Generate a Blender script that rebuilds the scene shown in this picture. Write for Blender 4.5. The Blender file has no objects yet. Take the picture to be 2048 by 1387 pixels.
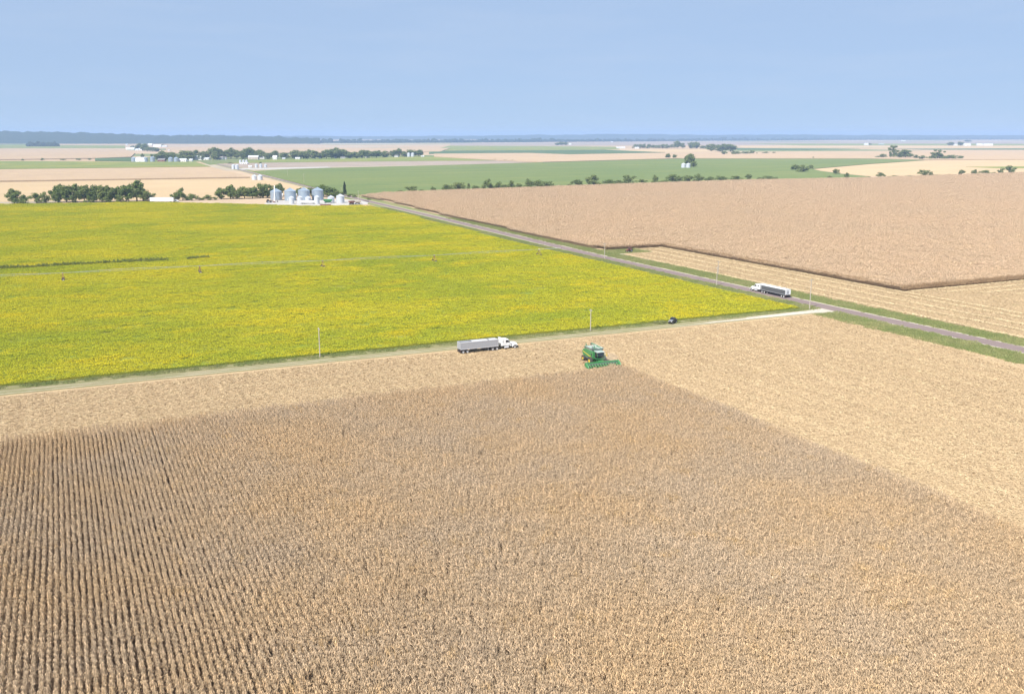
import bpy, math, random
import numpy as np
from mathutils import Vector, Matrix

rng = np.random.default_rng(7)
random.seed(7)
S = bpy.context.scene
COL = S.collection
rad = math.radians

# ------------------------------------------------------------------ camera
F, CX, CY, H, YH = 1900.0, 1024.0, 693.5, 58.0, 271.0
TH = math.atan((CY - YH) / F)
AZ = math.atan((1024 - 108) * math.cos(TH) / F)      # crop rows and the road run 25.2 deg beside the view axis
cam = bpy.data.cameras.new('camera')
cam.sensor_fit = 'HORIZONTAL'; cam.sensor_width = 36; cam.lens = F / 2048 * 36
cam.clip_start = 0.5; cam.clip_end = 120000
camo = bpy.data.objects.new('camera', cam); COL.objects.link(camo)
camo.location = (0, 0, H); camo.rotation_euler = (math.pi / 2 - TH, 0, 0)
S.camera = camo

# ------------------------------------------------------------------ sky and sun
SUN_EL, SUN_AZ = rad(47), rad(212)                    # azimuth clockwise from +Y: behind the camera, to its left
w = bpy.data.worlds.new('World'); S.world = w; w.use_nodes = True
nt = w.node_tree; nt.nodes.clear()
sky = nt.nodes.new('ShaderNodeTexSky'); sky.sky_type = 'NISHITA'; sky.sun_disc = False
sky.sun_elevation = SUN_EL; sky.sun_rotation = SUN_AZ
sky.altitude = 200; sky.air_density = 0.7; sky.dust_density = 0.0; sky.ozone_density = 10.0
bg = nt.nodes.new('ShaderNodeBackground'); bg.inputs['Strength'].default_value = 0.06
wo = nt.nodes.new('ShaderNodeOutputWorld')
veil = nt.nodes.new('ShaderNodeMix'); veil.data_type = 'RGBA'      # an even hazy veil over the whole sky
veil.inputs[0].default_value = 0.86; veil.inputs[7].default_value = (3.95, 5.2, 7.2, 1)
nt.links.new(sky.outputs[0], veil.inputs[6])
stc = nt.nodes.new('ShaderNodeTexCoord'); smp = nt.nodes.new('ShaderNodeMapping'); smp.inputs['Scale'].default_value = (5, 5, 42); smp.inputs['Rotation'].default_value = (.05, .03, 0)
snz = nt.nodes.new('ShaderNodeTexNoise'); snz.inputs['Scale'].default_value = 1.0; snz.inputs['Detail'].default_value = 7; snz.inputs['Roughness'].default_value = .6
srm = nt.nodes.new('ShaderNodeMapRange'); srm.inputs['From Min'].default_value = .46; srm.inputs['From Max'].default_value = .82; srm.inputs['To Max'].default_value = .22
cir = nt.nodes.new('ShaderNodeMix'); cir.data_type = 'RGBA'; cir.inputs[7].default_value = (5.4, 6.2, 7.6, 1)   # thin high cirrus
nt.links.new(stc.outputs['Generated'], smp.inputs[0]); nt.links.new(smp.outputs[0], snz.inputs['Vector']); nt.links.new(snz.outputs['Fac'], srm.inputs['Value'])
nt.links.new(srm.outputs[0], cir.inputs[0]); nt.links.new(veil.outputs[2], cir.inputs[6])
nt.links.new(cir.outputs[2], bg.inputs['Color']); nt.links.new(bg.outputs[0], wo.inputs['Surface'])
sl = bpy.data.lights.new('sun', 'SUN'); sl.energy = 4.2; sl.angle = rad(0.53); sl.color = (1.0, 0.955, 0.88)
so = bpy.data.objects.new('sun', sl); COL.objects.link(so)
tosun = Vector((math.sin(SUN_AZ) * math.cos(SUN_EL), math.cos(SUN_AZ) * math.cos(SUN_EL), math.sin(SUN_EL)))
so.rotation_euler = (-tosun).to_track_quat('-Z', 'Y').to_euler(); so.location = (0, -50, 200)
S.view_settings.view_transform = 'Standard'; S.view_settings.look = 'None'
S.view_settings.exposure = 0.95; S.view_settings.gamma = 1.0; S.view_settings.use_curve_mapping = False
S.cycles.max_bounces = 6; S.cycles.diffuse_bounces = 4; S.cycles.transparent_max_bounces = 8
S.cycles.volume_bounces = 1
S.cycles.use_denoising = True

# ------------------------------------------------------------------ coordinates
CA, SA = math.cos(AZ), math.sin(AZ)
def W(a, b, z=0.0):                                   # a: across the rows, b: along the rows
    return Vector((a * CA - b * SA, a * SA + b * CA, z))
def PX(x, y, z=0.0):                                  # photo pixel -> point at height z
    d0, d2 = (x - CX) / F, -(y - CY) / F
    c, s = math.cos(TH), math.sin(TH)
    vx, vy, vz = d0, c + d2 * s, -s + d2 * c
    t = (z - H) / vz
    return Vector((vx * t, vy * t, z))
def AB(p): return (p[0] * CA + p[1] * SA, -p[0] * SA + p[1] * CA)
def mpp(p):                                           # metres per photo pixel at a point
    c, s = math.cos(TH), math.sin(TH)
    return (p[1] * c + (H - p[2]) * s) / F
def proj(X, Y, Z=0.0):
    c, s = math.cos(TH), math.sin(TH)
    D = Y * c + (H - Z) * s
    U = -Y * s * -1 * -1 + 0
    v = (H - Z) * c - Y * s
    return CX + F * X / D, CY + F * v / D, D

# ------------------------------------------------------------------ materials
def newmat(name):
    m = bpy.data.materials.new(name); m.use_nodes = True
    m.node_tree.nodes.clear()
    return m, m.node_tree
def col4(c): return (c[0], c[1], c[2], 1.0)
def N(t, kind, **kw):
    n = t.nodes.new(kind)
    for k, v in kw.items(): setattr(n, k, v)
    return n
def fieldpos(t, scale=(1, 1, 1)):
    g = N(t, 'ShaderNodeNewGeometry')
    m = N(t, 'ShaderNodeMapping'); m.inputs['Rotation'].default_value = (0, 0, -AZ)
    t.links.new(g.outputs['Position'], m.inputs['Vector'])
    m2 = N(t, 'ShaderNodeMapping'); m2.inputs['Scale'].default_value = scale
    t.links.new(m.outputs[0], m2.inputs['Vector'])
    return m2.outputs[0]
def noise(t, vec, scale, detail=3, rough=0.55):
    n = N(t, 'ShaderNodeTexNoise'); n.inputs['Scale'].default_value = scale
    n.inputs['Detail'].default_value = detail; n.inputs['Roughness'].default_value = rough
    t.links.new(vec, n.inputs['Vector'])
    return n.outputs['Fac']
def ramp(t, fac, lo, hi):
    r = N(t, 'ShaderNodeMapRange'); r.inputs['From Min'].default_value = lo; r.inputs['From Max'].default_value = hi
    t.links.new(fac, r.inputs['Value'])
    return r.outputs[0]
def mix(t, fac, a, b):
    m = N(t, 'ShaderNodeMix', data_type='RGBA')
    for i, v in ((0, fac), (6, a), (7, b)):
        if hasattr(v, 'default_value') or hasattr(v, 'links'): t.links.new(v, m.inputs[i])
        else: m.inputs[i].default_value = v if i == 0 else col4(v)
    return m.outputs[2]
def mul(t, c, fac):                                    # colour x scalar
    m = N(t, 'ShaderNodeVectorMath', operation='SCALE')
    t.links.new(c, m.inputs[0]); t.links.new(fac, m.inputs['Scale'])
    return m.outputs[0]
def out_diffuse(t, c, transl=0.0, rough=0.9, bump=None, bstr=0.3, bdist=0.1):
    o = N(t, 'ShaderNodeOutputMaterial')
    d = N(t, 'ShaderNodeBsdfDiffuse'); d.inputs['Roughness'].default_value = 0.5
    t.links.new(c, d.inputs['Color'])
    if bump is not None:
        b = N(t, 'ShaderNodeBump'); b.inputs['Strength'].default_value = bstr; b.inputs['Distance'].default_value = bdist
        t.links.new(bump, b.inputs['Height']); t.links.new(b.outputs[0], d.inputs['Normal'])
    if transl > 0:
        tr = N(t, 'ShaderNodeBsdfTranslucent'); t.links.new(c, tr.inputs['Color'])
        mx = N(t, 'ShaderNodeMixShader'); mx.inputs[0].default_value = transl
        t.links.new(d.outputs[0], mx.inputs[1]); t.links.new(tr.outputs[0], mx.inputs[2])
        t.links.new(mx.outputs[0], o.inputs['Surface'])
    else:
        t.links.new(d.outputs[0], o.inputs['Surface'])

def crop_mat(name, cA, cB, cC, s1, s2, lo1=.4, hi1=.6, lo2=.5, hi2=.7, shade=True, transl=0.2, stretch=(1, 1, 1)):
    """three crop colours mixed in patches across the field, each leaf with its own tone"""
    m, t = newmat(name)
    v = fieldpos(t, stretch)
    c = mix(t, ramp(t, noise(t, v, s1, 4), lo1, hi1), cA, cB)
    c = mix(t, ramp(t, noise(t, v, s2, 3), lo2, hi2), c, cC)
    if shade:
        a = N(t, 'ShaderNodeAttribute'); a.attribute_name = 'shade'
        c = mul(t, c, a.outputs['Fac'])
    out_diffuse(t, c, transl)
    return m
def sheet_mat(name, cA, cB, cC, s1, s2, s3=3.0, fine=0.25, lo1=.4, hi1=.6, lo2=.5, hi2=.7, stretch=(1, 1, 1), bstr=0.4, bdist=0.05):
    m, t = newmat(name)
    v = fieldpos(t, stretch)
    c = mix(t, ramp(t, noise(t, v, s1, 4), lo1, hi1), cA, cB)
    c = mix(t, ramp(t, noise(t, v, s2, 3), lo2, hi2), c, cC)
    f = noise(t, fieldpos(t), s3, 4, .7)
    c = mul(t, c, rampv(t, f, 1 - fine, 1 + fine))
    out_diffuse(t, c, 0, bump=f, bstr=bstr, bdist=bdist)
    return m
def rampv(t, fac, a, b):
    r = N(t, 'ShaderNodeMapRange'); r.inputs['From Min'].default_value = .25; r.inputs['From Max'].default_value = .75
    r.inputs['To Min'].default_value = a; r.inputs['To Max'].default_value = b
    t.links.new(fac, r.inputs['Value'])
    return r.outputs[0]
def paint(name, c, rough=0.4, metal=0.0, dirt=0.12, scale=1.5, coat=0.0, spec=0.5):
    m, t = newmat(name)
    o = N(t, 'ShaderNodeOutputMaterial'); p = N(t, 'ShaderNodeBsdfPrincipled')
    tc = N(t, 'ShaderNodeTexCoord')
    n = noise(t, tc.outputs['Object'], scale, 5, .65)
    cc = mix(t, ramp(t, n, .35, .75), c, tuple(x * (1 - dirt) + y * dirt for x, y in zip(c, (.25, .2, .14))))
    t.links.new(cc, p.inputs['Base Color'])
    r = rampv(t, n, rough * .85, min(1, rough * 1.2)); t.links.new(r, p.inputs['Roughness'])
    p.inputs['Metallic'].default_value = metal; p.inputs['Specular IOR Level'].default_value = spec
    p.inputs['Coat Weight'].default_value = coat
    t.links.new(p.outputs[0], o.inputs['Surface'])
    return m

MT = {}
# crops (dry corn, turning beans)
MT['corn'] = crop_mat('dry_corn_leaf', (.63, .465, .285), (.59, .46, .32), (.62, .435, .22), .045, .32, .35, .65, .58, .80, transl=.16)
MT['cornfar'] = crop_mat('dry_corn_leaf_pale', (.73, .55, .37), (.70, .535, .365), (.73, .555, .35), .012, .12, .35, .65, .5, .8, transl=.24)
MT['bean'] = crop_mat('bean_leaf', (.375, .41, .036), (.56, .505, .036), (.66, .53, .026), .014, .05, .36, .62, .50, .74, transl=.30, stretch=(.8, 1.3, 1))
MT['cornedge'] = crop_mat('dry_corn_edge', (.53, .375, .225), (.46, .32, .19), (.59, .43, .26), .1, .6, .35, .65, .5, .8, transl=.1)
MT['straw'] = crop_mat('corn_straw', (.53, .40, .245), (.495, .37, .225), (.565, .435, .27), .16, .55, .38, .62, .5, .75, transl=.1, stretch=(1, .05, 1))
MT['strawpale'] = crop_mat('corn_straw_pale', (.65, .52, .32), (.58, .46, .28), (.70, .57, .36), .05, .5, .35, .65, .5, .8, transl=.1)
MT['grassblade'] = crop_mat('grass_blade', (.25, .285, .105), (.35, .34, .155), (.205, .265, .09), .08, .5, .35, .65, .5, .8, transl=.3)
MT['weed'] = crop_mat('weed_leaf', (.20, .25, .065), (.25, .26, .07), (.20, .19, .065), .08, .5, .35, .65, .55, .8, transl=.25)
# sheets
MT['soil'] = sheet_mat('corn_floor', (.135, .092, .058), (.18, .125, .08), (.11, .075, .048), .2, .8)
MT['beanfloor'] = sheet_mat('bean_floor', (.14, .18, .03), (.19, .20, .035), (.24, .21, .03), .03, .1)
MT['cornfloorfar'] = sheet_mat('corn_lower_leaves', (.36, .26, .165), (.31, .225, .14), (.39, .285, .18), .2, .8)
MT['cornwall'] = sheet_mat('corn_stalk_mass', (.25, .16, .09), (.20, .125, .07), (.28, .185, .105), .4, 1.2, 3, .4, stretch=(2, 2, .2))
MT['stubble'] = sheet_mat('stubble_ground', (.375, .275, .165), (.345, .252, .152), (.41, .305, .18), .03, .16, 1.6, .22, stretch=(1.6, .35, 1))
MT['stubbler'] = sheet_mat('stubble_ground_pale', (.345, .255, .155), (.315, .235, .14), (.29, .245, .12), .03, .22, 1.6, .22, .35, .65, .58, .75, stretch=(1.6, .3, 1))
MT['grass'] = sheet_mat('verge_grass', (.165, .185, .075), (.225, .205, .10), (.135, .165, .06), .06, .5, 2.5, .3, stretch=(1.5, .5, 1))
MT['asphalt'] = sheet_mat('old_asphalt', (.195, .152, .142), (.178, .139, .134), (.22, .174, .158), .05, .6, 6, .10, stretch=(3, .12, 1), bstr=.15, bdist=.01)
MT['gravel'] = sheet_mat('pale_gravel', (.43, .385, .32), (.37, .33, .27), (.50, .46, .40), .15, .9, 6, .18)
MT['trackgrass'] = sheet_mat('track_grass', (.18, .178, .085), (.225, .195, .11), (.155, .162, .07), .3, .9, 4, .25, stretch=(.3, 2, 1))
MT['rut'] = sheet_mat('worn_rut', (.39, .335, .25), (.31, .265, .185), (.45, .395, .315), .2, .9, 5, .2, stretch=(.3, 1, 1))
MT['yard'] = sheet_mat('yard_gravel', (.39, .368, .345), (.35, .328, .305), (.43, .412, .39), .05, .2, 2, .10)
MT['fcorn'] = sheet_mat('far_corn', (.385, .282, .187), (.365, .27, .18), (.405, .30, .195), .006, .03, .35, .13, stretch=(1.3, .5, 1))
MT['fstub'] = sheet_mat('far_stubble', (.43, .315, .19), (.405, .30, .182), (.455, .345, .21), .006, .03, .3, .08, stretch=(.4, 1.6, 1))
MT['fbean'] = sheet_mat('far_green_beans', (.122, .158, .064), (.142, .172, .066), (.19, .195, .075), .005, .018, .25, .15, .4, .6, .56, .72, stretch=(.35, 2.2, 1))
MT['fbeany'] = sheet_mat('far_yellowing_beans', (.165, .195, .065), (.22, .22, .07), (.145, .18, .065), .006, .02, .25, .12)
MT['fdark'] = sheet_mat('far_dark_green', (.075, .12, .060), (.09, .13, .065), (.085, .13, .06), .006, .02, .25, .12)
MT['fsoil'] = sheet_mat('far_bare_soil', (.29, .235, .195), (.27, .22, .18), (.31, .255, .21), .006, .02, .25, .07)
MT['ftown'] = sheet_mat('village_lawn', (.12, .16, .060), (.16, .175, .075), (.23, .205, .13), .01, .04, .25, .15)

def ground_mat():
    m, t = newmat('farmland')
    v = fieldpos(t)
    mp = N(t, 'ShaderNodeMapping'); mp.inputs['Scale'].default_value = (1 / 780, 1 / 420, 0); t.links.new(v, mp.inputs['Vector'])
    fl = N(t, 'ShaderNodeVectorMath', operation='FLOOR'); t.links.new(mp.outputs[0], fl.inputs[0])
    wn = N(t, 'ShaderNodeTexWhiteNoise', noise_dimensions='2D'); t.links.new(fl.outputs[0], wn.inputs['Vector'])
    cr = N(t, 'ShaderNodeValToRGB'); cr.color_ramp.interpolation = 'CONSTANT'
    e = cr.color_ramp.elements
    e[0].position = 0; e[0].color = col4((.36, .265, .17)); e[1].position = .36; e[1].color = col4((.385, .29, .20))
    for pos, c in ((.58, (.17, .19, .09)), (.7, (.25, .225, .13)), (.82, (.33, .28, .21)), (.92, (.12, .16, .065))):
        x = e.new(pos); x.color = col4(c)
    t.links.new(wn.outputs['Value'], cr.inputs['Fac'])
    c = mul(t, cr.outputs['Color'], rampv(t, noise(t, v, .02, 4), .9, 1.2))
    out_diffuse(t, c)
    return m
MT['ground'] = ground_mat()

def leaf_mat(name, c1, c2, c3):
    m, t = newmat(name)
    oi = N(t, 'ShaderNodeObjectInfo')
    a = N(t, 'ShaderNodeAttribute'); a.attribute_name = 'shade'
    c = mix(t, oi.outputs['Random'], c1, c2)
    g = N(t, 'ShaderNodeNewGeometry')
    c = mix(t, ramp(t, noise(t, g.outputs['Position'], .25, 2), .5, .75), c, c3)
    c = mul(t, c, a.outputs['Fac'])
    out_diffuse(t, c, .32)
    return m
MT['leaf'] = leaf_mat('tree_leaf', (.15, .205, .062), (.205, .245, .082), (.235, .25, .095))
MT['leafdark'] = leaf_mat('conifer_needle', (.05, .07, .035), (.055, .075, .037), (.06, .08, .04))
MT['bark'] = paint('bark', (.12, .09, .065), .9, spec=.2)
MT['wood'] = paint('pole_wood', (.42, .37, .31), .9, spec=.2)
MT['woods'] = sheet_mat('forest_canopy', (.030, .045, .030), (.036, .052, .034), (.044, .058, .036), .01, .04, .12, .3, bstr=.7, bdist=3)
MT['white'] = paint('white_paint', (.80, .80, .79), .35, coat=.2, dirt=.05)
MT['offwhite'] = paint('white_siding', (.74, .73, .70), .6, dirt=.12, scale=.4)
MT['silver'] = paint('aluminium_side', (.44, .45, .48), .45, metal=.35, dirt=.08)
MT['darkside'] = paint('charcoal_side', (.085, .09, .10), .5, dirt=.2)
MT['black'] = paint('black_metal', (.022, .022, .024), .5, dirt=.1)
MT['tyre'] = paint('tyre_rubber', (.028, .027, .026), .85, dirt=.35)
MT['rim'] = paint('bright_rim', (.68, .68, .70), .35, metal=.4, dirt=.1)
MT['glass'] = paint('dark_glass', (.018, .022, .026), .08, dirt=.0, spec=.8)
MT['green'] = paint('green_paint', (.035, .20, .06), .4, coat=.15, dirt=.2)
MT['greenlight'] = paint('dusty_green_paint', (.05, .19, .085), .55, dirt=.25)
MT['yellow'] = paint('yellow_paint', (.72, .50, .03), .4, dirt=.1)
MT['roofgrey'] = paint('pale_cab_roof', (.33, .40, .36), .5, dirt=.15)
MT['red'] = paint('red_paint', (.30, .045, .03), .5, dirt=.2)
MT['maroon'] = paint('rusty_red_paint', (.22, .075, .055), .65, dirt=.3)
MT['tarpgrey'] = paint('grey_tarp', (.50, .51, .53), .7, dirt=.15)
MT['tarpwhite'] = paint('white_tarp', (.78, .78, .78), .7, dirt=.06)
MT['galv'] = paint('galvanised_steel', (.40, .47, .54), .42, metal=.55, dirt=.04, scale=.3)
MT['galvwhite'] = paint('bright_galvanised_steel', (.60, .62, .66), .45, metal=.3, dirt=.05, scale=.3)
MT['roofdark'] = paint('grey_shingle', (.20, .19, .185), .8)
MT['roofpale'] = paint('pale_sheet_roof', (.66, .67, .68), .5, metal=.2)
MT['tan'] = paint('tan_siding', (.47, .40, .32), .7)
MT['lamp'] = paint('lamp_glass', (.8, .78, .7), .2)
MT['corngrain'] = paint('corn_grain', (.55, .36, .07), .9, dirt=.2)

# ------------------------------------------------------------------ mesh building
class MB:
    def __init__(s): s.v = []; s.f = []
    def add(s, vs, fs):
        o = len(s.v); s.v += [tuple(p) for p in vs]; s.f += [tuple(i + o for i in f) for f in fs]; return s
    def box(s, x0, x1, y0, y1, z0, z1):
        return s.add([(x0, y0, z0), (x1, y0, z0), (x1, y1, z0), (x0, y1, z0), (x0, y0, z1), (x1, y0, z1), (x1, y1, z1), (x0, y1, z1)],
                     [(0, 3, 2, 1), (4, 5, 6, 7), (0, 1, 5, 4), (1, 2, 6, 5), (2, 3, 7, 6), (3, 0, 4, 7)])
    def frustum(s, x0, x1, y0, y1, z0, X0, X1, Y0, Y1, z1, cap=True):
        f = [(0, 1, 5, 4), (1, 2, 6, 5), (2, 3, 7, 6), (3, 0, 4, 7)]
        if cap: f += [(0, 3, 2, 1), (4, 5, 6, 7)]
        return s.add([(x0, y0, z0), (x1, y0, z0), (x1, y1, z0), (x0, y1, z0), (X0, Y0, z1), (X1, Y0, z1), (X1, Y1, z1), (X0, Y1, z1)], f)
    def prism(s, prof, y0, y1, inset=None):              # profile in x,z (counter-clockwise), extruded along y
        n = len(prof)
        vs = [(x, y0, z) for x, z in prof] + [(x, y1, z) for x, z in prof]
        fs = [tuple(range(n)), tuple(range(2 * n - 1, n - 1, -1))]
        fs += [(i, n + i, n + (i + 1) % n, (i + 1) % n) for i in range(n)]
        return s.add(vs, fs)
    def tube(s, p0, p1, r0, r1=None, n=8):
        r1 = r0 if r1 is None else r1
        p0, p1 = Vector(p0), Vector(p1); d = (p1 - p0).normalized()
        u = d.orthogonal().normalized(); w_ = d.cross(u)
        vs = []
        for p, r in ((p0, r0), (p1, r1)):
            for i in range(n):
                a = 2 * math.pi * i / n
                vs.append(p + (u * math.cos(a) + w_ * math.sin(a)) * r)
        fs = [(i, (i + 1) % n, n + (i + 1) % n, n + i) for i in range(n)] + [tuple(range(n - 1, -1, -1)), tuple(range(n, 2 * n))]
        return s.add(vs, fs)
    def path(s, pts, r, n=6):
        for a, b in zip(pts[:-1], pts[1:]): s.tube(a, b, r, r, n)
        return s
    def lathe(s, prof, n=24, axis='z', c=(0, 0, 0)):      # profile of (radius, height)
        vs = []
        for r, h in prof:
            for i in range(n):
                a = 2 * math.pi * i / n
                x, y = r * math.cos(a), r * math.sin(a)
                p = (x, y, h) if axis == 'z' else (x, h, y)
                vs.append((p[0] + c[0], p[1] + c[1], p[2] + c[2]))
        fs = []
        for k in range(len(prof) - 1):
            for i in range(n):
                q = (k * n + i, k * n + (i + 1) % n, (k + 1) * n + (i + 1) % n, (k + 1) * n + i)
                fs.append(q if axis == 'z' else q[::-1])
        return s.add(vs, fs)
    def mesh(s, name, mat, smooth=False):
        m = bpy.data.meshes.new(name); m.from_pydata(s.v, [], s.f); m.materials.append(mat)
        if smooth: m.polygons.foreach_set('use_smooth', [True] * len(m.polygons))
        m.update()
        return m
    def build(s, name, mat, parent=None, smooth=False, bevel=0):
        return link(name, s.mesh(name, mat, smooth), parent, bevel=bevel)
def link(name, mesh, parent=None, loc=None, rot=None, bevel=0):
    o = bpy.data.objects.new(name, mesh); COL.objects.link(o)
    if parent: o.parent = parent
    if loc is not None: o.location = loc
    if rot is not None: o.rotation_euler = rot
    if bevel:
        b = o.modifiers.new('bevel', 'BEVEL'); b.width = bevel; b.segments = 2; b.limit_method = 'ANGLE'; b.angle_limit = rad(40)
    return o
def tag(o, label=None, cat=None, group=None, kind=None):
    if label: o['label'] = label
    if cat: o['category'] = cat
    if group: o['group'] = group
    if kind: o['kind'] = kind
    return o
def thing(name, label, cat, loc, rotz=0.0, group=None, scale=None):
    o = bpy.data.objects.new(name, None); COL.objects.link(o); o.empty_display_size = .5
    o.location = loc; o.rotation_euler = (0, 0, rotz)
    if scale: o.scale = scale
    return tag(o, label, cat, group)
def np_mesh(name, v, f4, mat, shade=None, f3=None):
    """v (n,3), quads (m,4), optional triangles"""
    m = bpy.data.meshes.new(name)
    nq = len(f4); n3 = 0 if f3 is None else len(f3)
    m.vertices.add(len(v)); m.vertices.foreach_set('co', np.asarray(v, np.float32).ravel())
    li = np.asarray(f4, np.int32).ravel()
    st = np.arange(nq) * 4
    if n3:
        li = np.concatenate([li, np.asarray(f3, np.int32).ravel()]); st = np.concatenate([st, nq * 4 + np.arange(n3) * 3])
    m.loops.add(len(li)); m.loops.foreach_set('vertex_index', li)
    m.polygons.add(nq + n3); m.polygons.foreach_set('loop_start', st.astype(np.int32))
    m.update(calc_edges=True)
    if mat: m.materials.append(mat)
    if shade is not None:
        a = m.attributes.new('shade', 'FLOAT', 'POINT'); a.data.foreach_set('value', np.asarray(shade, np.float32))
    return m

# ------------------------------------------------------------------ sheets of ground
def sheet(name, pts, z, mat, kind='structure', label=None, skirt=0.0, parent=None, cat=None):
    """polygon sheet at height z with a skirt reaching down"""
    n = len(pts)
    vs = [(p[0], p[1], z) for p in pts]; fs = [tuple(range(n))]
    ar = sum(vs[i][0] * vs[(i + 1) % n][1] - vs[(i + 1) % n][0] * vs[i][1] for i in range(n))
    if ar < 0: vs = vs[::-1]
    if skirt:
        vs += [(x, y, z - skirt) for x, y, _ in vs[:n]]
        fs += [(i, n + i, n + (i + 1) % n, (i + 1) % n) for i in range(n)]
    b = MB(); b.add(vs, fs)
    o = b.build(name, mat, parent)
    return tag(o, label, cat, kind=kind)
R_ = 30000
gm = MB(); gm.add([(-R_, -R_, 0), (R_, -R_, 0), (R_, R_, 0), (-R_, R_, 0)], [(0, 1, 2, 3)])
tag(gm.build('ground', MT['ground']), 'flat patchwork farmland reaching the horizon', kind='structure')

def ab_sheet(name, pts, z, mat, **kw): return sheet(name, [W(a, b) for a, b in pts], z, mat, **kw)
def px_sheet(name, pts, z, mat, skirt=None, **kw): return sheet(name, [PX(x, y, z) for x, y in pts], z, mat, skirt=(z if skirt is None else skirt), **kw)

# near fields
ab_sheet('stubble_field', [(-110, -20), (232, -20), (232, 241), (-110, 241)], .006, MT['stubble'], label='pale cut corn stubble beside the standing corn')
ab_sheet('field_floor', [(-60, 20), (124.4, 20), (124.4, 198.5), (-60, 198.5)], .012, MT['soil'], label='brown soil floor under the standing foreground corn')
ab_sheet('stubble_strip', [(248, -20), (470, -20), (470, 262), (290, 262), (290, 428), (256, 428), (250, 300)], .006, MT['stubbler'], label='cut strip with pale windrows between road and tall corn')
# verges, road, lane
ab_sheet('road_verge', [(222, 60), (234, 60), (234, 241), (224.5, 241), (226.5, 215), (223, 170), (221, 120)], .02, MT['grass'], label='green grass verge south of the gravel lane')
RE = [(241.2, -20), (241, 177), (239.9, 250), (240, 330), (240.4, 403), (244, 500), (248.3, 612), (255.8, 864), (265.9, 1114), (285.2, 1614), (311, 2251), (345, 3100)]
RW = [6.6, 6.6, 6.6, 6.6, 6.7, 6.8, 6.8, 7, 7, 7, 7, 7]
RL = [(a - w_, b) for (a, b), w_ in zip(RE, RW)]
ab_sheet('road_verge', [(226.2, 244)] + [(226.2, 380), (227, 500), (237, 756), (238, 770)] + [(RL[8][0] - 4, 1114), (RL[11][0] - 6, 3100)] + RL[::-1][:-3] + [(233.6, 244)], .02, MT['grass'], label='narrow grass verge between the road and yellow beans')
ab_sheet('road_verge', [(252.5, -20), (251.4, 185), (250.9, 224), (249.7, 271), (252, 324), (251, 408), (268, 410), (270, 416), (252.5, 424), (250, 434), (248.5, 470), (254, 640), (266, 822), (276, 1114), (296, 1614), (322, 2251), (356, 3100)] + RE[::-1], .02, MT['grass'], label='grass verge between the road and the cut strip')
def strip(name, L, Rr, z, mat, label=None, kind='structure', grp=None):
    vs = [W(a, b, z) for a, b in L] + [W(a, b, z) for a, b in Rr]; n = len(L)
    b_ = MB(); b_.add(vs, [(i, n + i, n + i + 1, i + 1) for i in range(n - 1)])
    return tag(b_.build(name, mat), label, kind=kind)
strip('road', RL, RE, .06, MT['asphalt'], 'long straight mauve-grey asphalt road')
strip('road_shoulder', [(a - .1, b) for a, b in RE], [(a + .75 + b / 9000, b) for a, b in RE], .05, MT['gravel'], 'pale gravel shoulder of the road beside the cut strip')
strip('road_shoulder', [(a - .55 - b / 9000, b) for a, b in RL], [(a + .1, b) for a, b in RL], .05, MT['gravel'], 'pale gravel shoulder of the road beside the beans')
ab_sheet('lane_bed', [(-110, 239.6), (229, 239.4), (229, 245.2), (-110, 246.6)], .03, MT['trackgrass'], label='grassy bed of the farm lane')
ab_sheet('lane_verge', [(-110, 244.6), (229, 244.6), (233.6, 246), (226.4, 250), (-110, 249.5)], .034, MT['trackgrass'], label='thin grass strip between lane and yellow beans')
def wob(b0, w_, seed, a0=-110, a1=205, st=4):
    r = np.random.default_rng(seed); aa = np.arange(a0, a1 + st, st)
    ce = b0 + np.cumsum(r.normal(0, .05, len(aa))); ce = b0 + (ce - b0) * .5
    wd = w_ * (0.7 + .6 * r.random(len(aa)))
    return [(a, c - x / 2) for a, c, x in zip(aa, ce, wd)], [(a, c + x / 2) for a, c, x in zip(aa, ce, wd)]
L1, L2 = wob(240.9, .6, 3); strip('wheel_track', L1, L2, .04, MT['rut'], 'pale wheel rut of the farm lane beside the stubble')
L1, L2 = wob(243.2, .6, 5); strip('wheel_track', L1, L2, .04, MT['rut'], 'pale wheel rut of the farm lane beside the bean side grass')
ab_sheet('lane_apron', [(168, 240.7), (225, 240.2), (231, 238), (234.2, 234.5), (234.6, 249), (232, 246.2), (225, 244.4), (200, 243.6), (198, 242.4), (185, 242.0), (180, 241.2)], .045, MT['gravel'], label='white gravel mouth of the lane at the road')

# far fields (photo bands -> ground)
def ff(name, pts, z, m, label): return px_sheet(name, pts, z, MT[m], label=label)
ff('stubble_field', [(-80, 364.5), (500, 355.5), (560, 364), (622, 379), (632, 384), (560, 394), (-80, 405)], .15, 'fstub', 'pale stubble field behind the tree belt')
ff('corn_field', [(-80, 339.5), (421, 333.5), (500, 353.5), (-80, 362.5)], 2.1, 'fcorn', 'peach standing corn beyond the pale stubble field')
ff('bean_field', [(-80, 321.5), (265, 323.5), (390, 323.3), (421, 332.8), (-80, 338.8)], .8, 'fbeany', 'green bean field west of the village')
ff('corn_field', [(190, 316.5), (265, 315), (265, 321.5), (190, 320.5)], 2.0, 'fdark', 'small dark green corn plot behind the bean field')
ff('corn_field', [(-80, 297.5), (250, 297.8), (270, 306), (262, 313.5), (190, 316), (-80, 320)], 2.0, 'fcorn', 'peach corn between the bluffs and the bean field')
ff('pasture', [(-80, 289), (250, 291), (250, 296.5), (-80, 296.5)], .4, 'fbeany', 'thin greenish pasture below the wooded bluffs')
ff('corn_field', [(330, 294), (900, 296), (880, 303), (600, 305), (420, 308), (335, 305)], 2.0, 'fcorn', 'peach corn directly behind the village trees')
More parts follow.
